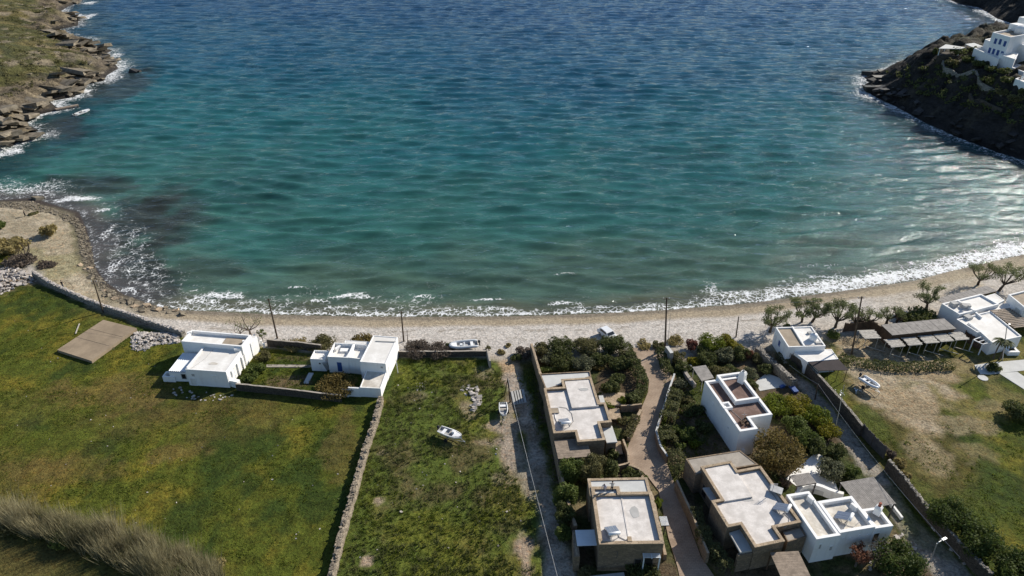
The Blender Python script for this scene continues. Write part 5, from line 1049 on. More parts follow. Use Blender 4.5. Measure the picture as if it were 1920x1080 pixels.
# ------------------------------------------------------------------ people
def person(base, face, label, cloth, legs, lean=0.0, step=.12, arms=((.25, .1), (.25, .1)), sit=False):
    r = thing('person', label, 'person', base); Q = Matrix.Rotation(face, 3, 'Z')
    V, E, Rd = [], [], []
    def add(p, rad, par=None): V.append(Q @ Vector(p)); Rd.append(rad); (E.append((par, len(V)-1)) if par is not None else None); return len(V)-1
    l = math.sin(lean); c = math.cos(lean); hip = .92 if not sit else .62; f = lambda h, o=0: (l*h+o, 0, hip+c*h)
    pel = add(f(0), .15); ch = add(f(.22), .14, pel); up = add(f(.44), .165, ch); nk = add(f(.56), .065, up); hb = add(f(.66, .02), .085, nk); ht = add(f(.80, .02), .085, hb); add(f(.70, .10), .03, hb)
    for s, (fw, ot) in zip((-1, 1), arms):
        sh = add((l*.5, s*.19, hip+c*.5), .055, up); el = add((l*.3+fw*.6, s*(.25+ot), hip+c*.25), .042, sh); wr = add((l*.2+fw*1.6, s*(.22+ot), hip+c*.05+fw*.3), .03, el); pa = add((l*.2+fw*1.6+.05, s*(.22+ot), hip+c*.05+fw*.3-.07), .032, wr)
        for k_ in range(4): a_ = add((V[pa] and (l*.2+fw*1.6+.06+.012*k_), s*(.205+ot+.018*k_), hip+c*.05+fw*.3-.13), .010, pa); add((l*.2+fw*1.6+.08+.012*k_, s*(.205+ot+.018*k_), hip+c*.05+fw*.3-.165-.008*(k_ % 3)), .008, a_)
        add((l*.2+fw*1.6+.10, s*(.19+ot), hip+c*.05+fw*.3-.08), .010, pa)
    for s in (-1, 1):
        st = s*step; kn = add((st*.6+(.28 if sit else .05), s*.1, hip*.5+.02), .072, pel); an = add((st-(.02), s*.1, .08), .05, kn); add((st+.16, s*.11, .045), .045, an)
    me = bpy.data.meshes.new('skel'); me.from_pydata([tuple(v) for v in V], E, []); o = bpy.data.objects.new('skel', me); COL.objects.link(o)
    md = o.modifiers.new('s', 'SKIN'); me.skin_vertices.new() if not me.skin_vertices else None
    for i, q in enumerate(Rd): me.skin_vertices[0].data[i].radius = (q, q)
    me.skin_vertices[0].data[0].use_root = True; o.modifiers.new('d', 'SUBSURF').levels = 1
    dg = bpy.context.evaluated_depsgraph_get(); bm_ = bpy.data.meshes.new_from_object(o.evaluated_get(dg)); bpy.data.objects.remove(o); bm_.name = 'body'
    bo = link_mesh('body', bm_, [M[cloth], M[legs], M['skin'], M['rubber']], r)
    for p in bm_.polygons:
        z_ = p.center.z; rr = (p.center.x**2+p.center.y**2)**.5; p.material_index = 3 if z_ < .09 else 1 if z_ < hip+.02 and rr < .5 and abs((Q.inverted() @ p.center).y) < .19 else 2 if z_ > hip+c*.58 or abs((Q.inverted() @ p.center).y) > .235 and z_ < hip+c*.22 else 0
    bm_.polygons.foreach_set("use_smooth", [True]*len(bm_.polygons))
    h = MB(); hc = base+Q @ Vector(f(.79, 0)); h.tube([hc+Vector((0, 0, -.05)), hc+Vector((0, 0, .03)), hc+Vector((0, 0, .10)), hc+Vector((0, 0, .125))], [.098, .105, .075, .02], 10); h.build('hair', M['hair'], r, True)
    return r
person(P(1133, 921, 4.58), R(250), 'person in pale lilac clothes bending forward on the villa roof', 'c_lilac', 'c_grey', .55, .1, ((.35, .02), (.3, .05)))
person(P(1147, 921, 4.58), R(85), 'person in a cream top and black trousers standing on the villa roof', 'c_cream', 'c_black', .08, .05)
person(G(119, 540), R(110), 'person in dark clothes walking on the sandy track beside the stone wall', 'c_black', 'c_navy', .12, .22)
person(G(48, 407), R(20), 'person in black standing far up the sandy track by the shore', 'c_black', 'c_black', .05, .1)
# ------------------------------------------------------------------ foliage
def leaf_cloud(pts, nrm, size, rng, asp=.62):
    n = len(pts); a = rng.normal(size=(n, 3)); nn = nrm*.8+rng.normal(size=(n, 3))*.75; nn /= np.linalg.norm(nn, axis=1)[:, None]+1e-6
    t = np.cross(nn, a); t /= np.linalg.norm(t, axis=1)[:, None]+1e-6; bt = np.cross(nn, t); s = (size*rng.uniform(.55, 1.25, n))[:, None]; w_ = s*asp
    V = np.stack([pts-t*s, pts-bt*w_*.8+t*s*.1, pts+t*s, pts+bt*w_*.8+t*s*.1], 1).reshape(-1, 3)
    return V, np.arange(n*4).reshape(n, 4), np.repeat(rng.uniform(0, 1, n), 4)
def blobs_cloud(blobs, n, leaf, rng, fill=.45):
    vol = np.array([b[3]*b[4]*b[5] for b in blobs])**(2/3.); cnt = np.maximum(8, (n*vol/vol.sum()).astype(int)); P_, N_, T_ = [], [], []
    for b, k in zip(blobs, cnt):
        d = rng.normal(size=(k, 3)); d /= np.linalg.norm(d, axis=1)[:, None]; r = rng.uniform(fill, 1, k)**.5*(1+rng.normal(size=k)*.10); P_.append(np.array(b[:3])+d*r[:, None]*np.array(b[3:6])); N_.append(d); T_.append(np.full(k, rng.uniform(-.22, .22)))
    P_, N_, T_ = np.concatenate(P_), np.concatenate(N_), np.concatenate(T_); V, Fq, rn = leaf_cloud(P_, N_, leaf, rng); rn = np.clip(rn*.75+.12+np.repeat(T_, 4), 0, 1)
    return V, Fq, rn
def crown_obj(name, blobs, n, leaf, m, seed, parent=None, org=None, fill=.45):
    rng = np.random.default_rng(seed); V, Fq, rn = blobs_cloud(blobs, n, leaf, rng, fill); o0 = ORG[parent] if parent is not None else Vector(org)
    V[:, 2] = np.maximum(V[:, 2], o0.z-.05); me = np_mesh(name, V-np.array(o0), Fq); add_attr(me, 'rnd', rn, 'FLOAT'); return link_mesh(name, me, M['f_'+m], parent, o0 if parent is None else None)
SEED = [100]
def bush(px, py, wpx, h, m, label, n=None, name='shrub', leaf=None, ry=1.0, cat='shrub', nb=None, ground=None, group=None):
    SEED[0] += 1; rng = np.random.default_rng(SEED[0]); random.seed(SEED[0])
    g = G(px, py) if py < 560 else P(px, py, 0); 
    if ground is not None: g.z = ground
    c = P(px, py, g.z+h*.5) if py >= 560 else g+Vector((0, 0, h*.5)); rx = wpx/2*mpp(px, py, g.z); c.z = g.z+h*.5
    nb = nb or int(np.clip(rx*rx*3.2, 5, 26)); bl = [(c.x, c.y, c.z-h*.1, rx*.66, rx*.66*ry, h*.36)]
    for i in range(nb):
        a = rng.uniform(0, 6.28); q = rng.uniform(.25, .86)**.7; zz = rng.uniform(-.3, .34)*(1.15-q); s = rng.uniform(.24, .42)
        bl.append((c.x+math.cos(a)*q*rx*.82, c.y+math.sin(a)*q*rx*.82*ry, c.z+zz*h*1.05, rx*s, rx*s*ry, max(h*s*.72, .25)))
    area = rx*rx*ry+rx*h; lf = leaf or (.17 if py > 600 else .3); n = n or int(np.clip(area*190*(.22/lf)**1.5, 160, 5000)); r = thing(name, label, cat, (c.x, c.y, g.z), group)
    crown_obj('foliage', bl, n, lf, m, SEED[0], r)
    s = MB()
    for i in range(4): b_ = bl[1+i % max(1, len(bl)-1)]; s.tube([(c.x+random.uniform(-.1, .1), c.y, g.z-.1), ((c.x+b_[0])/2, (c.y+b_[1])/2, g.z+h*.25), b_[:3]], [.07, .05, .02], 5)
    s.build('stem', M['bark'], r); return r
def tree(px, py, h, rpx, m, label, n=1400, lean=(0, 0), sparse=1.0, name='tree', leaf=.24, limbs=6, bark='bark', tr=.22, bare=False, crown_from=.45, cat='tree', nb=14, ground=None):
    SEED[0] += 1; rng = np.random.default_rng(SEED[0]); g = G(px, py) if py < 560 else P(px, py, 0); rr = rpx*mpp(px, py); r = thing(name, label, cat, g); s = MB()
    fk = g+Vector((lean[0]*.35, lean[1]*.35, h*crown_from*.7)); s.tube([g-Vector((0, 0, .2)), g.lerp(fk, .5)+Vector((rng.uniform(-.1, .1), 0, 0)), fk], [tr*1.25, tr, tr*.85], 8); bl = []
    top = g+Vector((lean[0], lean[1], h))
    for i in range(limbs):
        a = 6.28*i/limbs+rng.uniform(-.4, .4); q = rr*rng.uniform(.5, .95); e = Vector((top.x+math.cos(a)*q, top.y+math.sin(a)*q, g.z+h*rng.uniform(crown_from+.15, .98))); mid = fk.lerp(e, .5)+Vector((math.cos(a)*.25, math.sin(a)*.25, -.1)); s.tube([fk, mid, e], [tr*.55, tr*.36, tr*.1], 6)
        for k in range(3 if bare else 2):
            e2 = mid.lerp(e, rng.uniform(.3, .9))+Vector((rng.uniform(-.7, .7), rng.uniform(-.7, .7), rng.uniform(.2, .9)))*(rr*.4); s.tube([mid.lerp(e, .3), e2], [tr*.2, tr*.05], 4); bl.append((*e2, rr*.26, rr*.26, rr*.22))
            if bare:
                for _ in range(3): e3 = e2+Vector((rng.uniform(-.5, .5), rng.uniform(-.5, .5), rng.uniform(0, .5)))*rr*.4; s.tube([e2.lerp(mid, .3), e3], [tr*.08, tr*.03], 3)
        bl.append((*e, rr*rng.uniform(.26, .4), rr*rng.uniform(.26, .4), rr*rng.uniform(.2, .3)))
    for i in range(max(0, nb-len(bl))):
        a = rng.uniform(0, 6.28); q = rr*rng.uniform(0, .8); bl.append((top.x+math.cos(a)*q, top.y+math.sin(a)*q, g.z+h*rng.uniform(crown_from+.1, .95), rr*.34, rr*.34, rr*.28))
    s.build('trunk', M[bark], r)
    if n: crown_obj('crown', bl, n, leaf, m, SEED[0], r, fill=.3 if sparse > .7 else .05)
    return r
def hedge(pts, w_, h, m, label, n=180, leaf=.17):
    SEED[0] += 1; rng = np.random.default_rng(SEED[0]); q = polyw(pts); Ls = [(c-a).length for a, c in zip(q, q[1:])]; L = sum(Ls); N = int(n*L); t = rng.uniform(0, L, N); cum = np.cumsum([0]+Ls); k = np.clip(np.searchsorted(cum, t, 'right')-1, 0, len(Ls)-1)
    A_ = np.array([tuple(p) for p in q]); f = ((t-cum[k])/np.array(Ls)[k])[:, None]; base = A_[k]*(1-f)+A_[k+1]*f; d = A_[k+1]-A_[k]; d /= np.linalg.norm(d, axis=1)[:, None]; nn = np.stack([-d[:, 1], d[:, 0], 0*d[:, 0]], 1)
    side = rng.integers(0, 4, N); u = rng.uniform(-1, 1, N); v = rng.uniform(0, 1, N); ou = np.where(side == 0, 1, np.where(side == 1, -1, u)); ov = np.where(side >= 2, 1, v); jit = rng.normal(size=(N, 3))*.06
    wob = 1+.22*(vn(base[:, 0]*1.4, base[:, 1]*1.4, 7)-.5)*2
    pts_ = base+nn*(ou*w_/2*wob)[:, None]+np.stack([0*ov, 0*ov, ov*h*wob], 1)+jit; nr = nn*np.where(side < 2, ou, 0)[:, None]+np.stack([0*ov, 0*ov, np.where(side >= 2, 1., .15)], 1)
    V, Fq, rn = leaf_cloud(pts_, nr, leaf, rng); V[:, 2] = np.maximum(V[:, 2], -.05); r = thing('hedge', label, 'hedge', q[0]); me = np_mesh('foliage', V-np.array(q[0]), Fq); add_attr(me, 'rnd', rn, 'FLOAT'); link_mesh('foliage', me, M['f_'+m], r)
    b = MB(); dens = []
    for a, c in zip(q, q[1:]): n_ = max(1, int((c-a).length/.8)); dens += [a.lerp(c, i/n_) for i in range(n_+1)]
    for p in dens: b.tube([p, p+Vector((0, 0, h*.8))], [.06, .03], 4)
    b.build('stem', M['bark'], r)['kind'] = 'stuff'
# clipped hedges
hedge([(1172, 655), (1180, 675), (1191, 696), (1203, 717), (1203, 738), (1193, 755), (1178, 763)], 1.5, 1.7, 'dk', 'curved dark hedge following the left bend of the brick drive', 260)
hedge([(1264, 752), (1257, 775), (1248, 802)], 1.9, 2.0, 'hedge', 'clipped olive hedge block along the right of the drive below the bend', 300)
hedge([(1244, 816), (1254, 842)], 2.2, 2.0, 'hedge', 'shorter clipped hedge block between two others by the drive', 300)
hedge([(1261, 858), (1277, 896)], 1.9, 2.0, 'hedge', 'lowest clipped hedge block beside the terrace of the large villa', 300)
hedge([(1301, 972), (1312, 1005), (1324, 1038), (1346, 1052), (1364, 1082)], 1.3, 2.0, 'hedge', 'long thin hedge between the drive and the large stone villa', 260)
hedge([(1192, 786), (1184, 806), (1174, 826)], 1.1, .9, 'olive', 'low loose hedge beside the kerb wall of the drive', 200)
hedge([(1572, 672), (1600, 682), (1640, 688), (1690, 692), (1745, 690), (1782, 686)], 2.0, .8, 'dk', 'low dark hedge running along the front of the thatched shades', 160)
hedge([(1236, 662), (1246, 690), (1256, 706)], 1.3, 1.2, 'dk', 'dark hedge on the right of the drive below the grey gate wall', 200)
hedge([(1458, 668), (1475, 686), (1496, 706)], 1.2, .9, 'olive', 'scrubby hedge on the lane wall behind the pale patio', 150)
hedge([(1012, 697), (1050, 695), (1096, 692)], .9, .6, 'green', 'bright low hedge edge above the tan terrace wall', 160)
# thicket above the stepped villa
for a in ((1012, 655, 42, 2.2, 'olive', 'pale olive bush at the beach end of the lane wall'), (1052, 650, 56, 2.6, 'dk', 'dark bush in the thicket, nearest the beach on its left'), (1100, 648, 60, 2.7, 'olive', 'olive bush in the thicket left of the white car'), (1147, 643, 52, 3.8, 'dk', 'dark bush in the thicket just below the white car'), (1028, 672, 36, 1.6, 'grey', 'grey green bush beside the lane wall in the thicket'),
          (1055, 676, 56, 2.0, 'dk', 'rounded dark bush in the middle left of the thicket'), (1090, 680, 50, 2.3, 'grey', 'grey leafed olive bush at the front of the thicket'), (1128, 672, 46, 2.2, 'dk', 'dark bush in the middle of the thicket'), (1165, 680, 44, 2.4, 'dk', 'dark bush where the thicket meets the curved hedge'),
          (1120, 688, 26, 1.0, 'brown', 'low brownish bush at the front of the thicket'), (1145, 726, 42, 2.4, 'dk', 'dark round shrub in the villa garden beside the raised roof'), (1138, 758, 30, 1.2, 'bright', 'bright green low shrub beside the villa east wall'), (1164, 752, 26, 1.3, 'bright', 'bright green shrub near the bend wall of the villa garden'), (1158, 708, 36, 2.0, 'dk', 'dark shrub just below the thicket in the villa garden'), (1180, 748, 26, 1.4, 'dk', 'small dark shrub inside the curved hedge'),
          (1123, 742, 18, 1.0, 'green', 'narrow green shrub against the villa parapet'), (1150, 852, 26, 1.5, 'dk', 'dark shrub under the villa porch roof'), (1166, 788, 24, .9, 'olive', 'olive groundcover in the wedge bed by the drive'), (1172, 668, 36, 2.0, 'olive', 'olive bush at the thicket corner by the top of the drive')): bush(*a)
# trees between the villas
for a in ((1072, 880, 56, 4.6, 'green', 'leafy green tree between the two villas, left part'), (1110, 876, 60, 4.6, 'olive', 'wide olive green tree between the two villas'), (1142, 884, 42, 3.4, 'dk', 'dark tree touching the lower villa corner'), (1060, 925, 52, 4.2, 'green', 'green tree against the left wall of the foreground villa'), (1058, 965, 48, 3.8, 'dk', 'dark tree beside the left wall of the foreground villa'), (1056, 1000, 38, 2.4, 'green', 'green bush above the ribbed lean-to of the foreground villa'), (1095, 1074, 36, 1.6, 'olive', 'bush at the foot of the foreground villa, left'), (1205, 1076, 70, 1.8, 'dk', 'dark bush at the foot of the foreground villa, right'),
          (1185, 892, 40, 1.5, 'dk', 'dark bed of plants above the pale terrace of the foreground villa'), (1193, 888, 18, 1.2, 'red', 'reddish flowering plant on the drive wall'), (1210, 896, 12, .9, 'green', 'small spiky plant at the drive corner'), (1234, 942, 20, 1.5, 'bright', 'bright green shrub between the drive and the foreground villa')): bush(*a, name='tree' if a[3] > 2.5 else 'shrub', cat='tree' if a[3] > 2.5 else 'shrub')
# garden right of the drive
for a in ((1297, 646, 28, 2.2, 'red', 'reddish shrub at the beach end of the right garden'), (1335, 642, 50, 2.8, 'bright', 'large bright green shrub by the beach in the right garden'), (1362, 640, 40, 2.2, 'yellow', 'yellow green shrub next to the beach pole'), (1378, 648, 34, 2.0, 'yellow', 'yellow topped shrub at the right end of the beach front row'), (1360, 664, 44, 2.8, 'grey', 'grey green bush in the middle of the right garden'), (1388, 662, 38, 2.6, 'dk', 'dark bush behind the orange shrub'), (1403, 664, 24, 2.0, 'rust', 'rusty orange shrub in the right garden'), (1300, 676, 30, 1.6, 'yellow', 'round lime yellow shrub in the right garden'),
          (1325, 672, 40, 2.2, 'dk', 'dark bush between the lime shrub and the grey bush'), (1272, 668, 36, 1.8, 'olive', 'olive bush beside the gate wall'), (1280, 686, 34, 1.6, 'dk', 'dark bush above the curved concrete seat'), (1350, 700, 50, 2.0, 'olive', 'olive bush behind the grey porch roof'), (1335, 688, 30, 1.6, 'dk', 'dark low bush above the grey porch roof'), (1372, 694, 30, 2.0, 'dk', 'dark shrub above the brown-roofed house'), (1405, 700, 36, 1.2, 'grey', 'grey shrub bed by the chimney of the brown-roofed house'), (1410, 718, 26, 1.2, 'dk', 'dark shrub left of the pale patio'), (1316, 655, 30, 2.0, 'dk', 'dark bush behind the red shrub'), (1432, 690, 34, 1.4, 'dk', 'dark shrub above the pale patio'),
          (1276, 718, 34, 1.8, 'grey', 'grey green shrub beside the curved concrete seat'), (1268, 735, 34, 1.6, 'dk', 'dark shrub in the shaded garden by the hedge'), (1290, 812, 40, 2.2, 'green', 'green tree in the shaded garden above the large villa'), (1268, 805, 24, 1.4, 'green', 'small green bush next to the clipped hedge'), (1302, 832, 24, 1.3, 'bright', 'bright round bush in the shaded garden'), (1275, 836, 22, 1.2, 'green', 'green bush at the bare soil of the shaded garden'), (1320, 800, 36, 1.4, 'dk', 'dark bush close to the white wall in the shaded garden'), (1258, 818, 22, 1.2, 'dk', 'dark little bush behind the short hedge block'), (1300, 770, 44, 1.2, 'dk', 'dark ground bush in the shade of the white house'), (1290, 750, 30, 1.0, 'olive', 'olive ground bush in the deep shade of the garden'),
          (1460, 756, 60, 2.2, 'bright', 'big bright hedge shrub beside the brown roof'), (1500, 760, 60, 2.4, 'yellow', 'yellow green shrub at the top of the lane hedge'), (1530, 780, 60, 2.4, 'bright', 'bright shrub halfway along the lane hedge'), (1548, 802, 54, 2.3, 'yellow', 'yellow shrub nearest the pale slim pole'), (1490, 796, 50, 2.2, 'green', 'green shrub in the dark middle of the lane garden'), (1516, 822, 56, 2.2, 'green', 'green shrub below the yellow one in the lane garden'), (1530, 838, 44, 2.0, 'dk', 'dark round shrub above the round grey shrub'), (1568, 845, 44, 2.2, 'dk', 'dark shrub beside the lane above the bright bush'), (1448, 775, 20, 1.0, 'bright', 'small bright bush at the brown roof corner'), (1595, 882, 38, 2.4, 'green', 'green bush right of the round grey shrub'), (1600, 902, 26, 1.6, 'dk', 'dark bush at the edge of the wide pergola'),
          (1410, 882, 30, 1.2, 'dk', 'dark groundcover below the huge brown tree'), (1440, 895, 30, 1.0, 'olive', 'olive groundcover beside the gravel roof'), (1472, 905, 24, .9, 'dead', 'dry plants at the foot of the huge brown tree')): bush(*a)
bush(1557, 880, 56, 3.0, 'grey', 'large round clipped grey green shrub on the white terrace', n=3400, leaf=.16, nb=30)
bush(1462, 848, 104, 5.4, 'brown', 'huge brownish green tree between the two white houses', n=5200, leaf=.2, nb=34, name='tree', cat='tree')
# lower right pines and dead trees
for a in ((1690, 1052, 92, 5.0, 'pine', 'dark pine at the bottom edge beside the white three-bay house'), (1782, 965, 90, 4.2, 'pine', 'dark pine beyond the lane wall, upper of the three'), (1838, 1010, 92, 4.4, 'pine', 'dark pine in the middle of the lower right group'), (1905, 1062, 90, 4.2, 'pine', 'dark pine in the lower right corner')): bush(*a, name='pine_tree', cat='tree', n=7000, leaf=.17, nb=34)
bush(1915, 770, 60, 2.6, 'dk', 'dark bush cut off by the right edge beyond the dirt yard'); bush(1862, 688, 34, 1.0, 'dk', 'dark low plants at the foot of the taverna palms')
for px, py, h, rpx, lb, m, n in ((1603, 1062, 3.6, 22, 'rusty red dead tree in front of the white three-bay house', 'rust', 900), (1637, 1062, 3.6, 24, 'bare grey pink tree beside the rusty one', 'dead', 220)): tree(px, py, h, rpx, m, lb, n=n, bare=True, bark='palebark', limbs=7, leaf=.14, tr=.13, sparse=.5)
for px, py, h, lb in ((1862, 672, 3.6, 'left of two small palms before the taverna wall'), (1874, 674, 3.4, 'right of two small palms before the taverna wall')):
    g = P(px, py, 0); r = thing('palm_tree', lb, 'palm', g); s = MB(); s.tube([g, g+Vector((0, 0, h*.5)), g+Vector((.1, 0, h))], [.16, .12, .12], 7); s.build('trunk', M['palebark'], r); fb_ = MB(); tp = g+Vector((.1, 0, h))
    for i in range(16):
        a = i*2.4; o = Vector((math.cos(a), math.sin(a), 0)); sdv = Vector((-o.y, o.x, 0)); e = [tp, tp+o*.6+Vector((0, 0, .35)), tp+o*1.15+Vector((0, 0, .1)), tp+o*1.4-Vector((0, 0, .35))]; ww = [.05, .16, .12, .02]
        for j in range(3): fb_.face([e[j]-sdv*ww[j], e[j]+sdv*ww[j], e[j+1]+sdv*ww[j+1], e[j+1]-sdv*ww[j+1]])
    fb_.build('crown', M['f_dk'], r)
# walled garden and beach front scrub
for a in ((632, 722, 78, 2.2, 'brown', 'large brown green bush filling the corner by the white tower house'), (480, 690, 40, 1.6, 'green', 'green bush row at the foot of the left white house'), (466, 708, 34, 1.4, 'green', 'bright leafy bush at the front of the walled garden'), (494, 668, 34, 1.4, 'olive', 'olive climber in the upper corner of the walled garden'), (600, 644, 60, 1.2, 'olive', 'olive scrub behind the garden back wall'), (555, 645, 46, .8, 'straw', 'straw coloured scrub behind the garden back wall'), (680, 640, 54, 1.8, 'brown', 'rounded brown green bush behind the white tower house'), (528, 643, 30, .7, 'dk', 'dark low tuft at the foot of the leaning pole'),
          (782, 655, 62, 1.6, 'mauve', 'greyish mauve scrub behind the low beach wall, left part'), (822, 656, 54, 1.5, 'mauve', 'greyish mauve scrub behind the low beach wall, by the inflatable'), (848, 648, 30, 1.2, 'dk', 'dark bush touching the inflatable boat'), (985, 660, 36, 1.6, 'mauve', 'brown bare scrub at the end of the lane wall'), (970, 668, 30, 1.0, 'dk', 'dark low bush beside the lane mouth'), (915, 652, 12, .8, 'olive', 'small olive tuft at the end of the low beach wall'), (938, 660, 20, .4, 'straw', 'straw tuft on the lane mouth, left'), (952, 648, 16, .4, 'straw', 'straw tuft on the lane mouth, near the beach'), (1205, 646, 34, .5, 'straw', 'dry tuft across the top of the drive'), (1236, 648, 30, .9, 'olive', 'olive scrub beside the very tall pole'), (1270, 640, 40, .6, 'straw', 'straw scrub beyond the gate wall'),
          (1420, 672, 28, 1.4, 'olive', 'olive scrub above the lane wall by the beach house'), (1455, 690, 26, 1.2, 'olive', 'olive scrub on the broad lane wall'), (1562, 628, 34, 1.0, 'green', 'green scrub behind the beach house'), (1475, 612, 20, .8, 'green', 'low green scrub behind the beach house roof'), (1620, 606, 44, .7, 'mauve', 'brown scrub under the beach trees'), (1850, 552, 28, .9, 'green', 'green patch beneath the leaning beach tree'), (1726, 592, 60, 2.0, 'dk', 'dark wide bush behind the timber shed'), (1700, 596, 44, 1.6, 'dk', 'dark bush left of the wide one behind the shed'),
          (1690, 868, 30, 1.6, 'straw', 'dry reeds on the lane below the board fence, upper'), (1672, 850, 26, 1.5, 'mauve', 'brown dry reeds against the board fence'), (1700, 890, 24, 1.2, 'straw', 'dry reeds on the lane below the board fence, lower'), (1560, 740, 22, .6, 'green', 'green weeds by the white rubbish under the canopy')): bush(*a)
bush(95, 442, 34, 3.0, 'straw', 'yellow green round bush on the pebbles beside the sandy track', leaf=.26); bush(22, 470, 70, 3.2, 'straw', 'straw coloured reed clump left of the sandy track', leaf=.3); bush(-4, 428, 34, 1.6, 'green', 'green bush cut off by the left edge', leaf=.3); bush(62, 402, 20, .5, 'olive', 'small flat green cushion on the sandy track'); bush(38, 492, 60, 1.2, 'mauve', 'brown scrub under the bare tree by the track', leaf=.3); bush(86, 500, 40, .8, 'mauve', 'faint dry scrub at the end of the dark track wall', leaf=.25)
tree(54, 494, 5.2, 20, 'dead', 'bare dark forked tree beside the sandy track', n=0, bare=True, limbs=5, tr=.28)
tree(470, 630, 4.0, 30, 'tama', 'half bare tree between the white house and the beach', n=160, bare=True, limbs=6, tr=.2, bark='palebark', leaf=.16); tree(452, 632, 2.6, 18, 'dead', 'low bare pinkish tree by the white house gate', n=0, bare=True, limbs=5, tr=.14, bark='palebark')
tree(493, 640, 2.2, 9, 'tama', 'slim sapling beside the leaning pole', n=120, limbs=4, tr=.07)
# tamarisks on the beach
for px, py, h, rpx, lb, n, ln, bare in ((1443, 623, 4.6, 26, 'thick trunked tamarisk at the corner of the beach house', 1300, (.6, .4), False), (1503, 604, 4.4, 26, 'tamarisk with a dark trunk behind the beach house roof', 1300, (-.3, .2), False), (1522, 604, 3.6, 24, 'lower tamarisk growing beside the dark trunked one', 900, (1.2, .2), False), (1566, 614, 4.8, 28, 'leafy tamarisk right of the beach house', 1500, (.3, .3), False), (1602, 612, 3.4, 20, 'thin bare tamarisk behind the tall pole', 160, (0, .2), True), (1625, 612, 3.8, 22, 'half bare tamarisk behind the lone thatched shade', 420, (.2, .2), True), (1662, 608, 3.8, 20, 'pollarded tree with upright bare branches behind the shed', 420, (0, .2), True), (1681, 606, 2.8, 16, 'small bare tree at the left end of the shed roof', 60, (.2, .2), True), (1737, 580, 4.6, 24, 'tamarisk rising behind the right end of the shed', 1000, (-.4, .2), False), (1833, 536, 4.6, 28, 'tamarisk leaning over the taverna pergola', 1000, (.2, .3), False), (1872, 546, 5.2, 30, 'tamarisk with a strongly leaning trunk near the right edge', 1100, (2.2, .6), False)):
    tree(px, py, h, rpx, 'tama', lb, n=int(n*2.0), lean=ln, bare=bare, limbs=8, tr=.24, name='tamarisk_tree', leaf=.15, crown_from=.38, nb=24, sparse=.5)
# headland garden shrubs
z = zc(1600, 0, 3.6)
for (x, y), wpx, h, m, lb in zip(z((545, 370), (700, 370), (650, 440), (760, 420), (840, 450), (920, 480), (1010, 500), (900, 560), (1030, 560), (1090, 690), (1130, 640), (800, 350), (1000, 640)), (12, 34, 28, 26, 26, 24, 24, 40, 26, 30, 14, 16, 28), (2.5, 3.2, 2.6, 2.6, 2.2, 2.0, 2.2, 2.8, 2.4, 2.6, 2.4, 2.0, 2.4), ('dk', 'dk', 'olive', 'dk', 'dk', 'dk', 'dk', 'dk', 'dk', 'olive', 'dk', 'dk', 'olive'),
        ('tiny bush on the skyline left of the pale canopy', 'big dark bush below the pale canopy terraces', 'olive bush inside the bend of the headland path wall', 'dark bush left of the hotel terrace wall', 'dark bush below the hotel arches', 'dark bush under the hotel terrace, middle', 'dark bush under the hotel terrace, right', 'dark bush above the pale path wall', 'dark bush left of the white cottage', 'olive bush below the white cottage', 'round dark bush beside the cottage door', 'dark bush beside the hotel terrace canopy', 'olive bush at the end of the pale path wall')): bush(x, y, wpx, h, m, lb, leaf=.42, n=420)

# ------------------------------------------------------------------ stones
field_px = [(10, 600), (100, 560), (240, 620), (330, 680), (330, 760), (640, 770), (690, 790), (640, 1000), (430, 1040), (100, 930), (0, 900)]; mead_px = [(730, 740), (760, 690), (910, 690), (940, 760), (950, 850), (1000, 1040), (640, 1060)]
def pile(pts, n, r0, r1, hgt_, label, m='rubble', name='rubble_pile', kind='stuff'):
    pw = W(pts); xs = [p[0] for p in pw]; ys = [p[1] for p in pw]; b = MB(); k = 0; rg = random.Random(hash(label) % 999 if False else len(label)*7)
    while k < n:
        x, y = rg.uniform(min(xs), max(xs)), rg.uniform(min(ys), max(ys))
        if not inside(np.array([x]), np.array([y]), pw)[0]: continue
        e = float(sd(np.array([x]), np.array([y]), pw)[0]); zz = hz(x, y)+rg.uniform(0, hgt_)*min(1, e/1.5); s_ = rg.uniform(r0, r1)*(1.3 if rg.random() < .12 else .8); b.stone((x, y, zz), s_, 0, .6); k += 1
    tag(b.build(name, M[m], org=(pw[0][0], pw[0][1], 0)), label, 'stones', kind=kind)
z = zc(80, 560, 4.8)
pile(z((800, 330), (870, 290), (1000, 310), (1130, 300), (1240, 320), (1230, 400), (1100, 410), (1000, 420), (920, 475), (800, 460)), 420, .15, .42, .5, 'scattered heap of pale rubble between the concrete slab and the left white house')
pile([(0, 505), (25, 498), (60, 512), (68, 528), (40, 536), (0, 552), (-60, 560), (-60, 510)], 420, .2, .55, .8, 'bank of pale pinkish rubble at the left edge above the field')
z = zc(720, 540, 3.375)
pile(z((560, 620), (590, 615), (600, 680), (620, 720), (580, 780), (545, 775), (550, 690), (530, 660)), 70, .12, .5, .3, 'small heap of broken stone in the rough meadow'); pile(z((480, 630), (530, 600), (560, 640), (520, 680)), 14, .15, .4, .1, 'few flat stones left of the meadow heap'); pile(z((190, 600), (260, 590), (270, 640), (190, 660)), 24, .06, .18, .1, 'thin scatter of stones at the left of the meadow')
pile([(312, 728), (345, 726), (400, 738), (440, 742), (440, 750), (380, 752), (330, 745)], 40, .1, .3, .1, 'dark strewn stones along the shaded front of the left white house')
pile([(1740, 985), (1760, 990), (1800, 1030), (1830, 1060), (1812, 1062), (1765, 1018)], 50, .1, .35, .2, 'pale stones between the lane wall and the pines'); pile([(1640, 1030), (1690, 1000), (1720, 1020), (1700, 1075), (1620, 1078)], 60, .1, .35, .15, 'pale stones under the bottom pine')
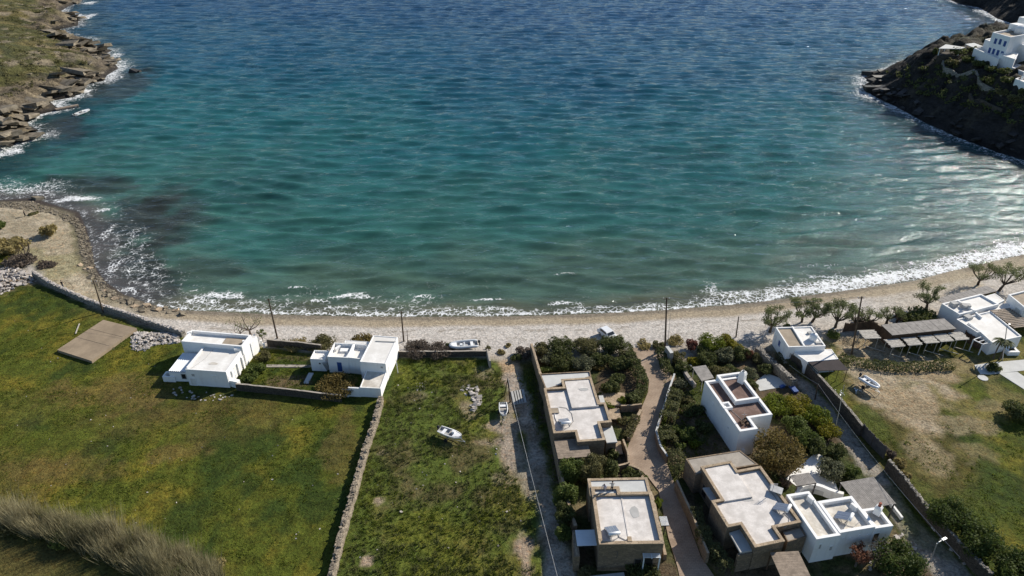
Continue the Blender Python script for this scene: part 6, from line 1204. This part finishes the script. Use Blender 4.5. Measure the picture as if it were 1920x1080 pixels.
pile([(1548, 735), (1575, 728), (1585, 742), (1560, 752)], 26, .05, .13, .08, 'white rubbish strewn beside the dark canopy', 'tank', 'rubbish_pile'); pile([(1602, 728), (1616, 726), (1617, 735), (1604, 738)], 8, .1, .22, .1, 'white sacks in the grass left of the inflatable trailer', 'tank', 'rubbish_pile')
pile([(0, 376), (60, 374), (100, 388), (145, 405), (165, 440), (178, 505), (205, 535), (240, 560), (232, 566), (195, 548), (165, 515), (150, 470), (140, 420), (95, 398), (0, 386)], 1500, .12, .36, .12, 'dark pebble and cobble strip along the curved left shore', 'rock', 'shore_cobbles')
pile(field_px, 60, .05, .16, .05, 'few pale stones scattered over the left field'); pile(mead_px, 50, .06, .2, .05, 'few pale stones scattered over the rough meadow')
rb = random.Random(5)
sh_ = [(165, 505), (172, 520), (180, 534), (196, 548), (200, 556), (212, 560), (222, 562), (232, 570), (240, 566), (250, 575), (258, 572), (266, 578), (275, 575), (285, 582), (292, 578), (300, 583), (310, 582), (318, 586), (330, 584), (340, 590), (205, 548), (150, 500), (270, 582), (246, 568)]
for i, (x, y) in enumerate(sh_):
    p = G(x+rb.uniform(-3, 3), y+rb.uniform(-2, 2)); b = MB(); random.seed(900+i); [b.stone(p+Vector((rb.uniform(-.3, .3), rb.uniform(-.3, .3), rb.uniform(-.1, .15))), rb.uniform(.4, .8), 0, .7) for _ in range(3)]; tag(b.build('boulder', M['rock' if i % 3 else 'coping'], org=p), 'tan boulder in the row between the sandy track and the foam', 'boulder', 'boulders along the left shore')
for x, y, s, lb in ((252, 135, 2.4, 'dark rock alone in the water off the left headland'), (70, 373, 1.6, 'tan rock at the water edge by the track'), (1633, 141, 4.0, 'dark rock off the tip of the right headland, farthest out'), (1642, 172, 5.0, 'flat dark rock at the waterline of the right headland tip'), (1862, 266, 3.0, 'grey boulder at the foot of the dark headland')):
    p = P(x, y, SEA); b = MB(); random.seed(int(x)); b.stone(p, s, 0, .55); b.stone(p+Vector((s*.5, s*.2, -.2)), s*.7, 0, .5); tag(b.build('sea_rock', M['darkrock' if x != 70 else 'rock'], org=p), lb, 'rock')
# strata of rock breaking out of the headlands
def ledges(poly, pts, n, s0, s1, label, m, rot):
    b = MB(); rg = random.Random(n)
    pw = [G(x, y) for x, y in pts]; 
    for i in range(n):
        j = rg.randrange(len(pw)-1); p = pw[j].lerp(pw[j+1], rg.random())+Vector((rg.uniform(-9, 4), rg.uniform(-7, 7), 0)); p.z = hz(p.x, p.y)
        if p.z < SEA+.5: continue
        L = rg.uniform(s0, s1); Q = Matrix.Rotation(rot+rg.uniform(-.35, .35), 3, 'Z') @ Matrix.Rotation(rg.uniform(-.25, .1), 3, 'Y') @ Matrix.Rotation(rg.uniform(-.3, .3), 3, 'X'); n0 = len(b.v); t = [rg.uniform(.5, 1) for _ in range(8)]; k = 0
        for x in (-1, 1):
            for y in (-1, 1):
                for z_ in (-1, 1): b.v.append(p+Q @ Vector((x*L*t[k], y*L*.42*t[-k-1], z_*L*.11*t[k]))); k += 1
        for f in ((0, 1, 3, 2), (4, 6, 7, 5), (0, 4, 5, 1), (2, 3, 7, 6), (0, 2, 6, 4), (1, 5, 7, 3)): b.f.append([n0+q for q in f]); b.m.append(0)
    tag(b.build('rock_ledges', M[m], org=pw[0]), label, 'rocks', kind='stuff')
ledges(LEFT, [(10, 285), (60, 255), (50, 228), (100, 208), (130, 188), (165, 158), (200, 145), (216, 122), (200, 106), (150, 88), (120, 62), (140, 40), (115, 20), (140, 2)], 190, 1.6, 7.0, 'tilted rock ledges breaking out along the left headland shore', 'rock', -.3)
ledges(LEFT, [(20, 180), (60, 150), (120, 130), (90, 100), (40, 60), (100, 40)], 26, .5, 1.5, 'rocks scattered over the left hillside', 'rock', .2)
ledges(RIGHT, [(1910, 296), (1860, 278), (1800, 250), (1740, 225), (1690, 196), (1650, 180), (1630, 158), (1645, 140)], 170, 1.0, 4.0, 'dark rock ledges along the right headland shore', 'darkrock', .5)
# low scrub over the hillsides
def scrub(pts, n, label, m, s0, s1, leaf=.35):
    rg = np.random.default_rng(n); bl = []; xs = [p[0] for p in pts]; ys = [p[1] for p in pts]; pp_ = [tuple(p) for p in pts]
    X_ = rg.uniform(min(xs), max(xs), n*3); Y_ = rg.uniform(min(ys), max(ys), n*3); k = inside(X_, Y_, pp_); X_, Y_ = X_[k][:n], Y_[k][:n]; d = ((X_-960)/F, (540-Y_)/F)
    for x, y in zip(X_, Y_):
        p = G(x, y); s = rg.uniform(s0, s1); bl.append((p.x, p.y, p.z+s*.15, s, s, s*.45))
    rng = np.random.default_rng(n+1); V, Fq, rn = blobs_cloud(bl, n*26, leaf, rng); o0 = Vector(bl[0][:3]); me = np_mesh('hill_scrub', V-np.array(o0), Fq); add_attr(me, 'rnd', rn, 'FLOAT'); tag(link_mesh('hill_scrub', me, M['f_'+m], None, o0), label, 'scrub', kind='stuff')
scrub([(-5, 5), (110, -5), (95, 60), (160, 95), (170, 125), (90, 150), (40, 180), (-5, 190)], 170, 'low olive scrub dotted over the left hillside', 'olive', .4, 1.4); scrub([(1660, 135), (1760, 110), (1840, 140), (1925, 190), (1925, 240), (1800, 200), (1700, 170)], 150, 'dark scrub over the right headland slope', 'dk', .6, 1.6, .45)

for a in ((30, 985, 60, 1.3, 'olive', 'olive brush at the foot of the reed band, at the left edge'), (130, 1006, 70, 1.4, 'green', 'green brush at the foot of the reed band, left part'), (225, 1035, 60, 1.5, 'olive', 'olive brush at the foot of the reed band, right part'), (320, 1066, 70, 1.7, 'green', 'green brush at the foot of the reed band, by its right end'), (398, 1062, 50, 1.6, 'straw', 'straw coloured brush closing the right end of the reed band')): bush(*a)
# ------------------------------------------------------------------ grass, tufts and reeds
def blades(name, pts, heights, nb, spread, lean, width, m, label, seed, tilt=(0, 0), clump=0.0):
    rg = np.random.default_rng(seed); N = len(pts); b = np.repeat(pts, nb, 0); h = np.repeat(heights, nb)*rg.uniform(.6, 1.15, N*nb); sp = np.repeat(np.ones(N) if np.isscalar(spread) else spread, nb); sp = sp*(spread if np.isscalar(spread) else 1)
    o = rg.normal(size=(N*nb, 2))*.45; cl = np.repeat(rg.normal(size=(N, 2))*clump, nb, 0); b = b.copy(); b[:, 0] += o[:, 0]*sp; b[:, 1] += o[:, 1]*sp; a = rg.uniform(0, 6.28, N*nb); d = np.stack([np.cos(a), np.sin(a), 0*a], 1)*(width*rg.uniform(.6, 1.4, N*nb))[:, None]
    tip = b+np.stack([o[:, 0]*lean*h+rg.normal(size=N*nb)*lean*h*.35+(tilt[0]+cl[:, 0])*h, o[:, 1]*lean*h+rg.normal(size=N*nb)*lean*h*.35+(tilt[1]+cl[:, 1])*h, h], 1); V = np.stack([b-d, b+d, tip], 1).reshape(-1, 3); Fq = np.arange(N*nb*3).reshape(-1, 3); rn = np.repeat(np.clip(np.repeat(rg.uniform(0, 1, N), nb)*.7+rg.uniform(0, .3, N*nb), 0, 1), 3)
    if clump:
        pat = np.clip((fbm(b[:, 0], b[:, 1], .55, 3, 8)-.5)*2.2+.5, 0, 1); rn = np.stack([.05+.25*pat, .05+.25*pat, .35+.65*pat], 1).ravel()
    o0 = Vector(pts[0]); me = np_mesh(name, V-np.array(o0), Fq); add_attr(me, 'rnd', np.clip(rn, 0, 1), 'FLOAT'); tag(link_mesh(name, me, M['f_'+m], None, o0), label, 'grass', kind='stuff')
def scatter(poly, dens, seed, keep=None):
    pw = W(poly) if poly[0][1] > 300 else poly; a = np.array(pw); lo, hi = a.min(0), a.max(0); n = int((hi-lo).prod()*dens); rg = np.random.default_rng(seed); X_, Y_ = rg.uniform(lo[0], hi[0], n), rg.uniform(lo[1], hi[1], n); k = inside(X_, Y_, pw)
    if keep is not None: k &= rg.uniform(0, 1, n) < keep(X_, Y_)
    X_, Y_ = X_[k], Y_[k]; return np.stack([X_, Y_, height(X_, Y_)-.02], 1), rg
mead = [(712, 790), (758, 675), (915, 676), (940, 700), (950, 740), (952, 800), (945, 860), (990, 940), (1010, 1020), (1020, 1095), (625, 1095)]
def bare(X_, Y_):
    k = np.ones_like(X_)
    for px, py, r_ in ((985, 1030, 2.8), (712, 940, 1.1), (687, 1055, 1.2), (935, 800, 2.0), (955, 850, 2.6), (880, 750, 2.4), (915, 830, 2.5), (845, 820, 2.2), (944, 775, 1.6)): p = P(px, py); k = np.where((X_-p.x)**2+(Y_-p.y)**2 < r_**2, .03, k)
    return k
pt, rg = scatter(mead, 2.2, 1, lambda x, y: bare(x, y)*(.25+1.1*sstep(.4, .6, fbm(x, y, .22, 4, 2)))); blades('meadow_tufts', pt, rg.uniform(.25, .75, len(pt)), 11, rg.uniform(.2, .55, len(pt)), .5, .055, 'tuft', 'dry brownish tufts all over the rough meadow', 2)
pt, rg = scatter(mead, 3.2, 3, lambda x, y: bare(x, y)*(.2+1.0*sstep(.45, .6, fbm(x, y, .16, 4, 19)))); blades('meadow_grass', pt, rg.uniform(.15, .45, len(pt)), 9, rg.uniform(.2, .5, len(pt)), .5, .06, 'grass', 'lush green grass between the meadow tufts', 4)
field = [(-80, 560), (70, 540), (240, 612), (330, 660), (320, 750), (440, 752), (640, 764), (702, 772), (690, 830), (660, 930), (628, 1070), (420, 1060), (300, 1010), (100, 950), (-80, 915)]
def nofield(X_, Y_): return np.where(inside(X_, Y_, W([(100, 668), (180, 598), (260, 615), (172, 682)])), 0, 1)*(.12+1.0*sstep(.46, .66, fbm(X_, Y_, .2, 4, 8)))
pt, rg = scatter(field, 2.6, 5, nofield); blades('field_grass', pt, rg.uniform(.08, .26, len(pt)), 8, rg.uniform(.25, .6, len(pt)), .6, .07, 'grass', 'short green and yellow grass of the left field', 6)
ry = [(1595, 735), (1640, 775), (1700, 830), (1760, 800), (1900, 790), (1960, 790), (1990, 1100), (1870, 1090), (1745, 965), (1690, 895), (1615, 805)]
pt, rg = scatter(ry, 2.4, 7, lambda x, y: .1+1.0*sstep(.42, .62, fbm(x, y, .2, 4, 66))); blades('yard_grass', pt, rg.uniform(.08, .3, len(pt)), 8, rg.uniform(.25, .6, len(pt)), .6, .06, 'grass', 'patchy grass of the yard on the right', 8)
for k_, (pl, lb) in enumerate((([(505, 660), (585, 668), (575, 740), (450, 728)], 'thin grass inside the walled garden'), ([(1240, 690), (1320, 720), (1390, 840), (1290, 860), (1250, 850)], 'sparse plants on the soil of the shaded garden'), ([(965, 700), (1000, 690), (1040, 860), (1060, 1000), (1075, 1080), (1050, 1000), (1020, 860), (990, 760)], 'dark weeds at the foot of the lane wall'))): pt, rg = scatter(pl, 3, 20+k_); blades('weeds', pt, rg.uniform(.1, .4, len(pt)), 8, rg.uniform(.2, .4, len(pt)), .5, .06, 'grass', lb, 30+k_)
rp = [(-90, 938), (0, 950), (120, 976), (240, 1002), (330, 1030), (400, 1068), (425, 1115), (350, 1118), (240, 1066), (120, 1022), (0, 986), (-90, 962)]
pt, rg = scatter(rp, 12, 9, lambda x, y: .15+.85*sstep(.38, .56, fbm(x, y, .7, 3, 5))); blades('reed_bed', pt, rg.uniform(1.8, 3.7, len(pt))*(.55+.9*fbm(pt[:, 0], pt[:, 1], .7, 3, 6)), 16, .7, .22, .036, 'reed', 'tall band of pale feathery reeds crossing the lower left corner', 10, (-.03, .02), .13)
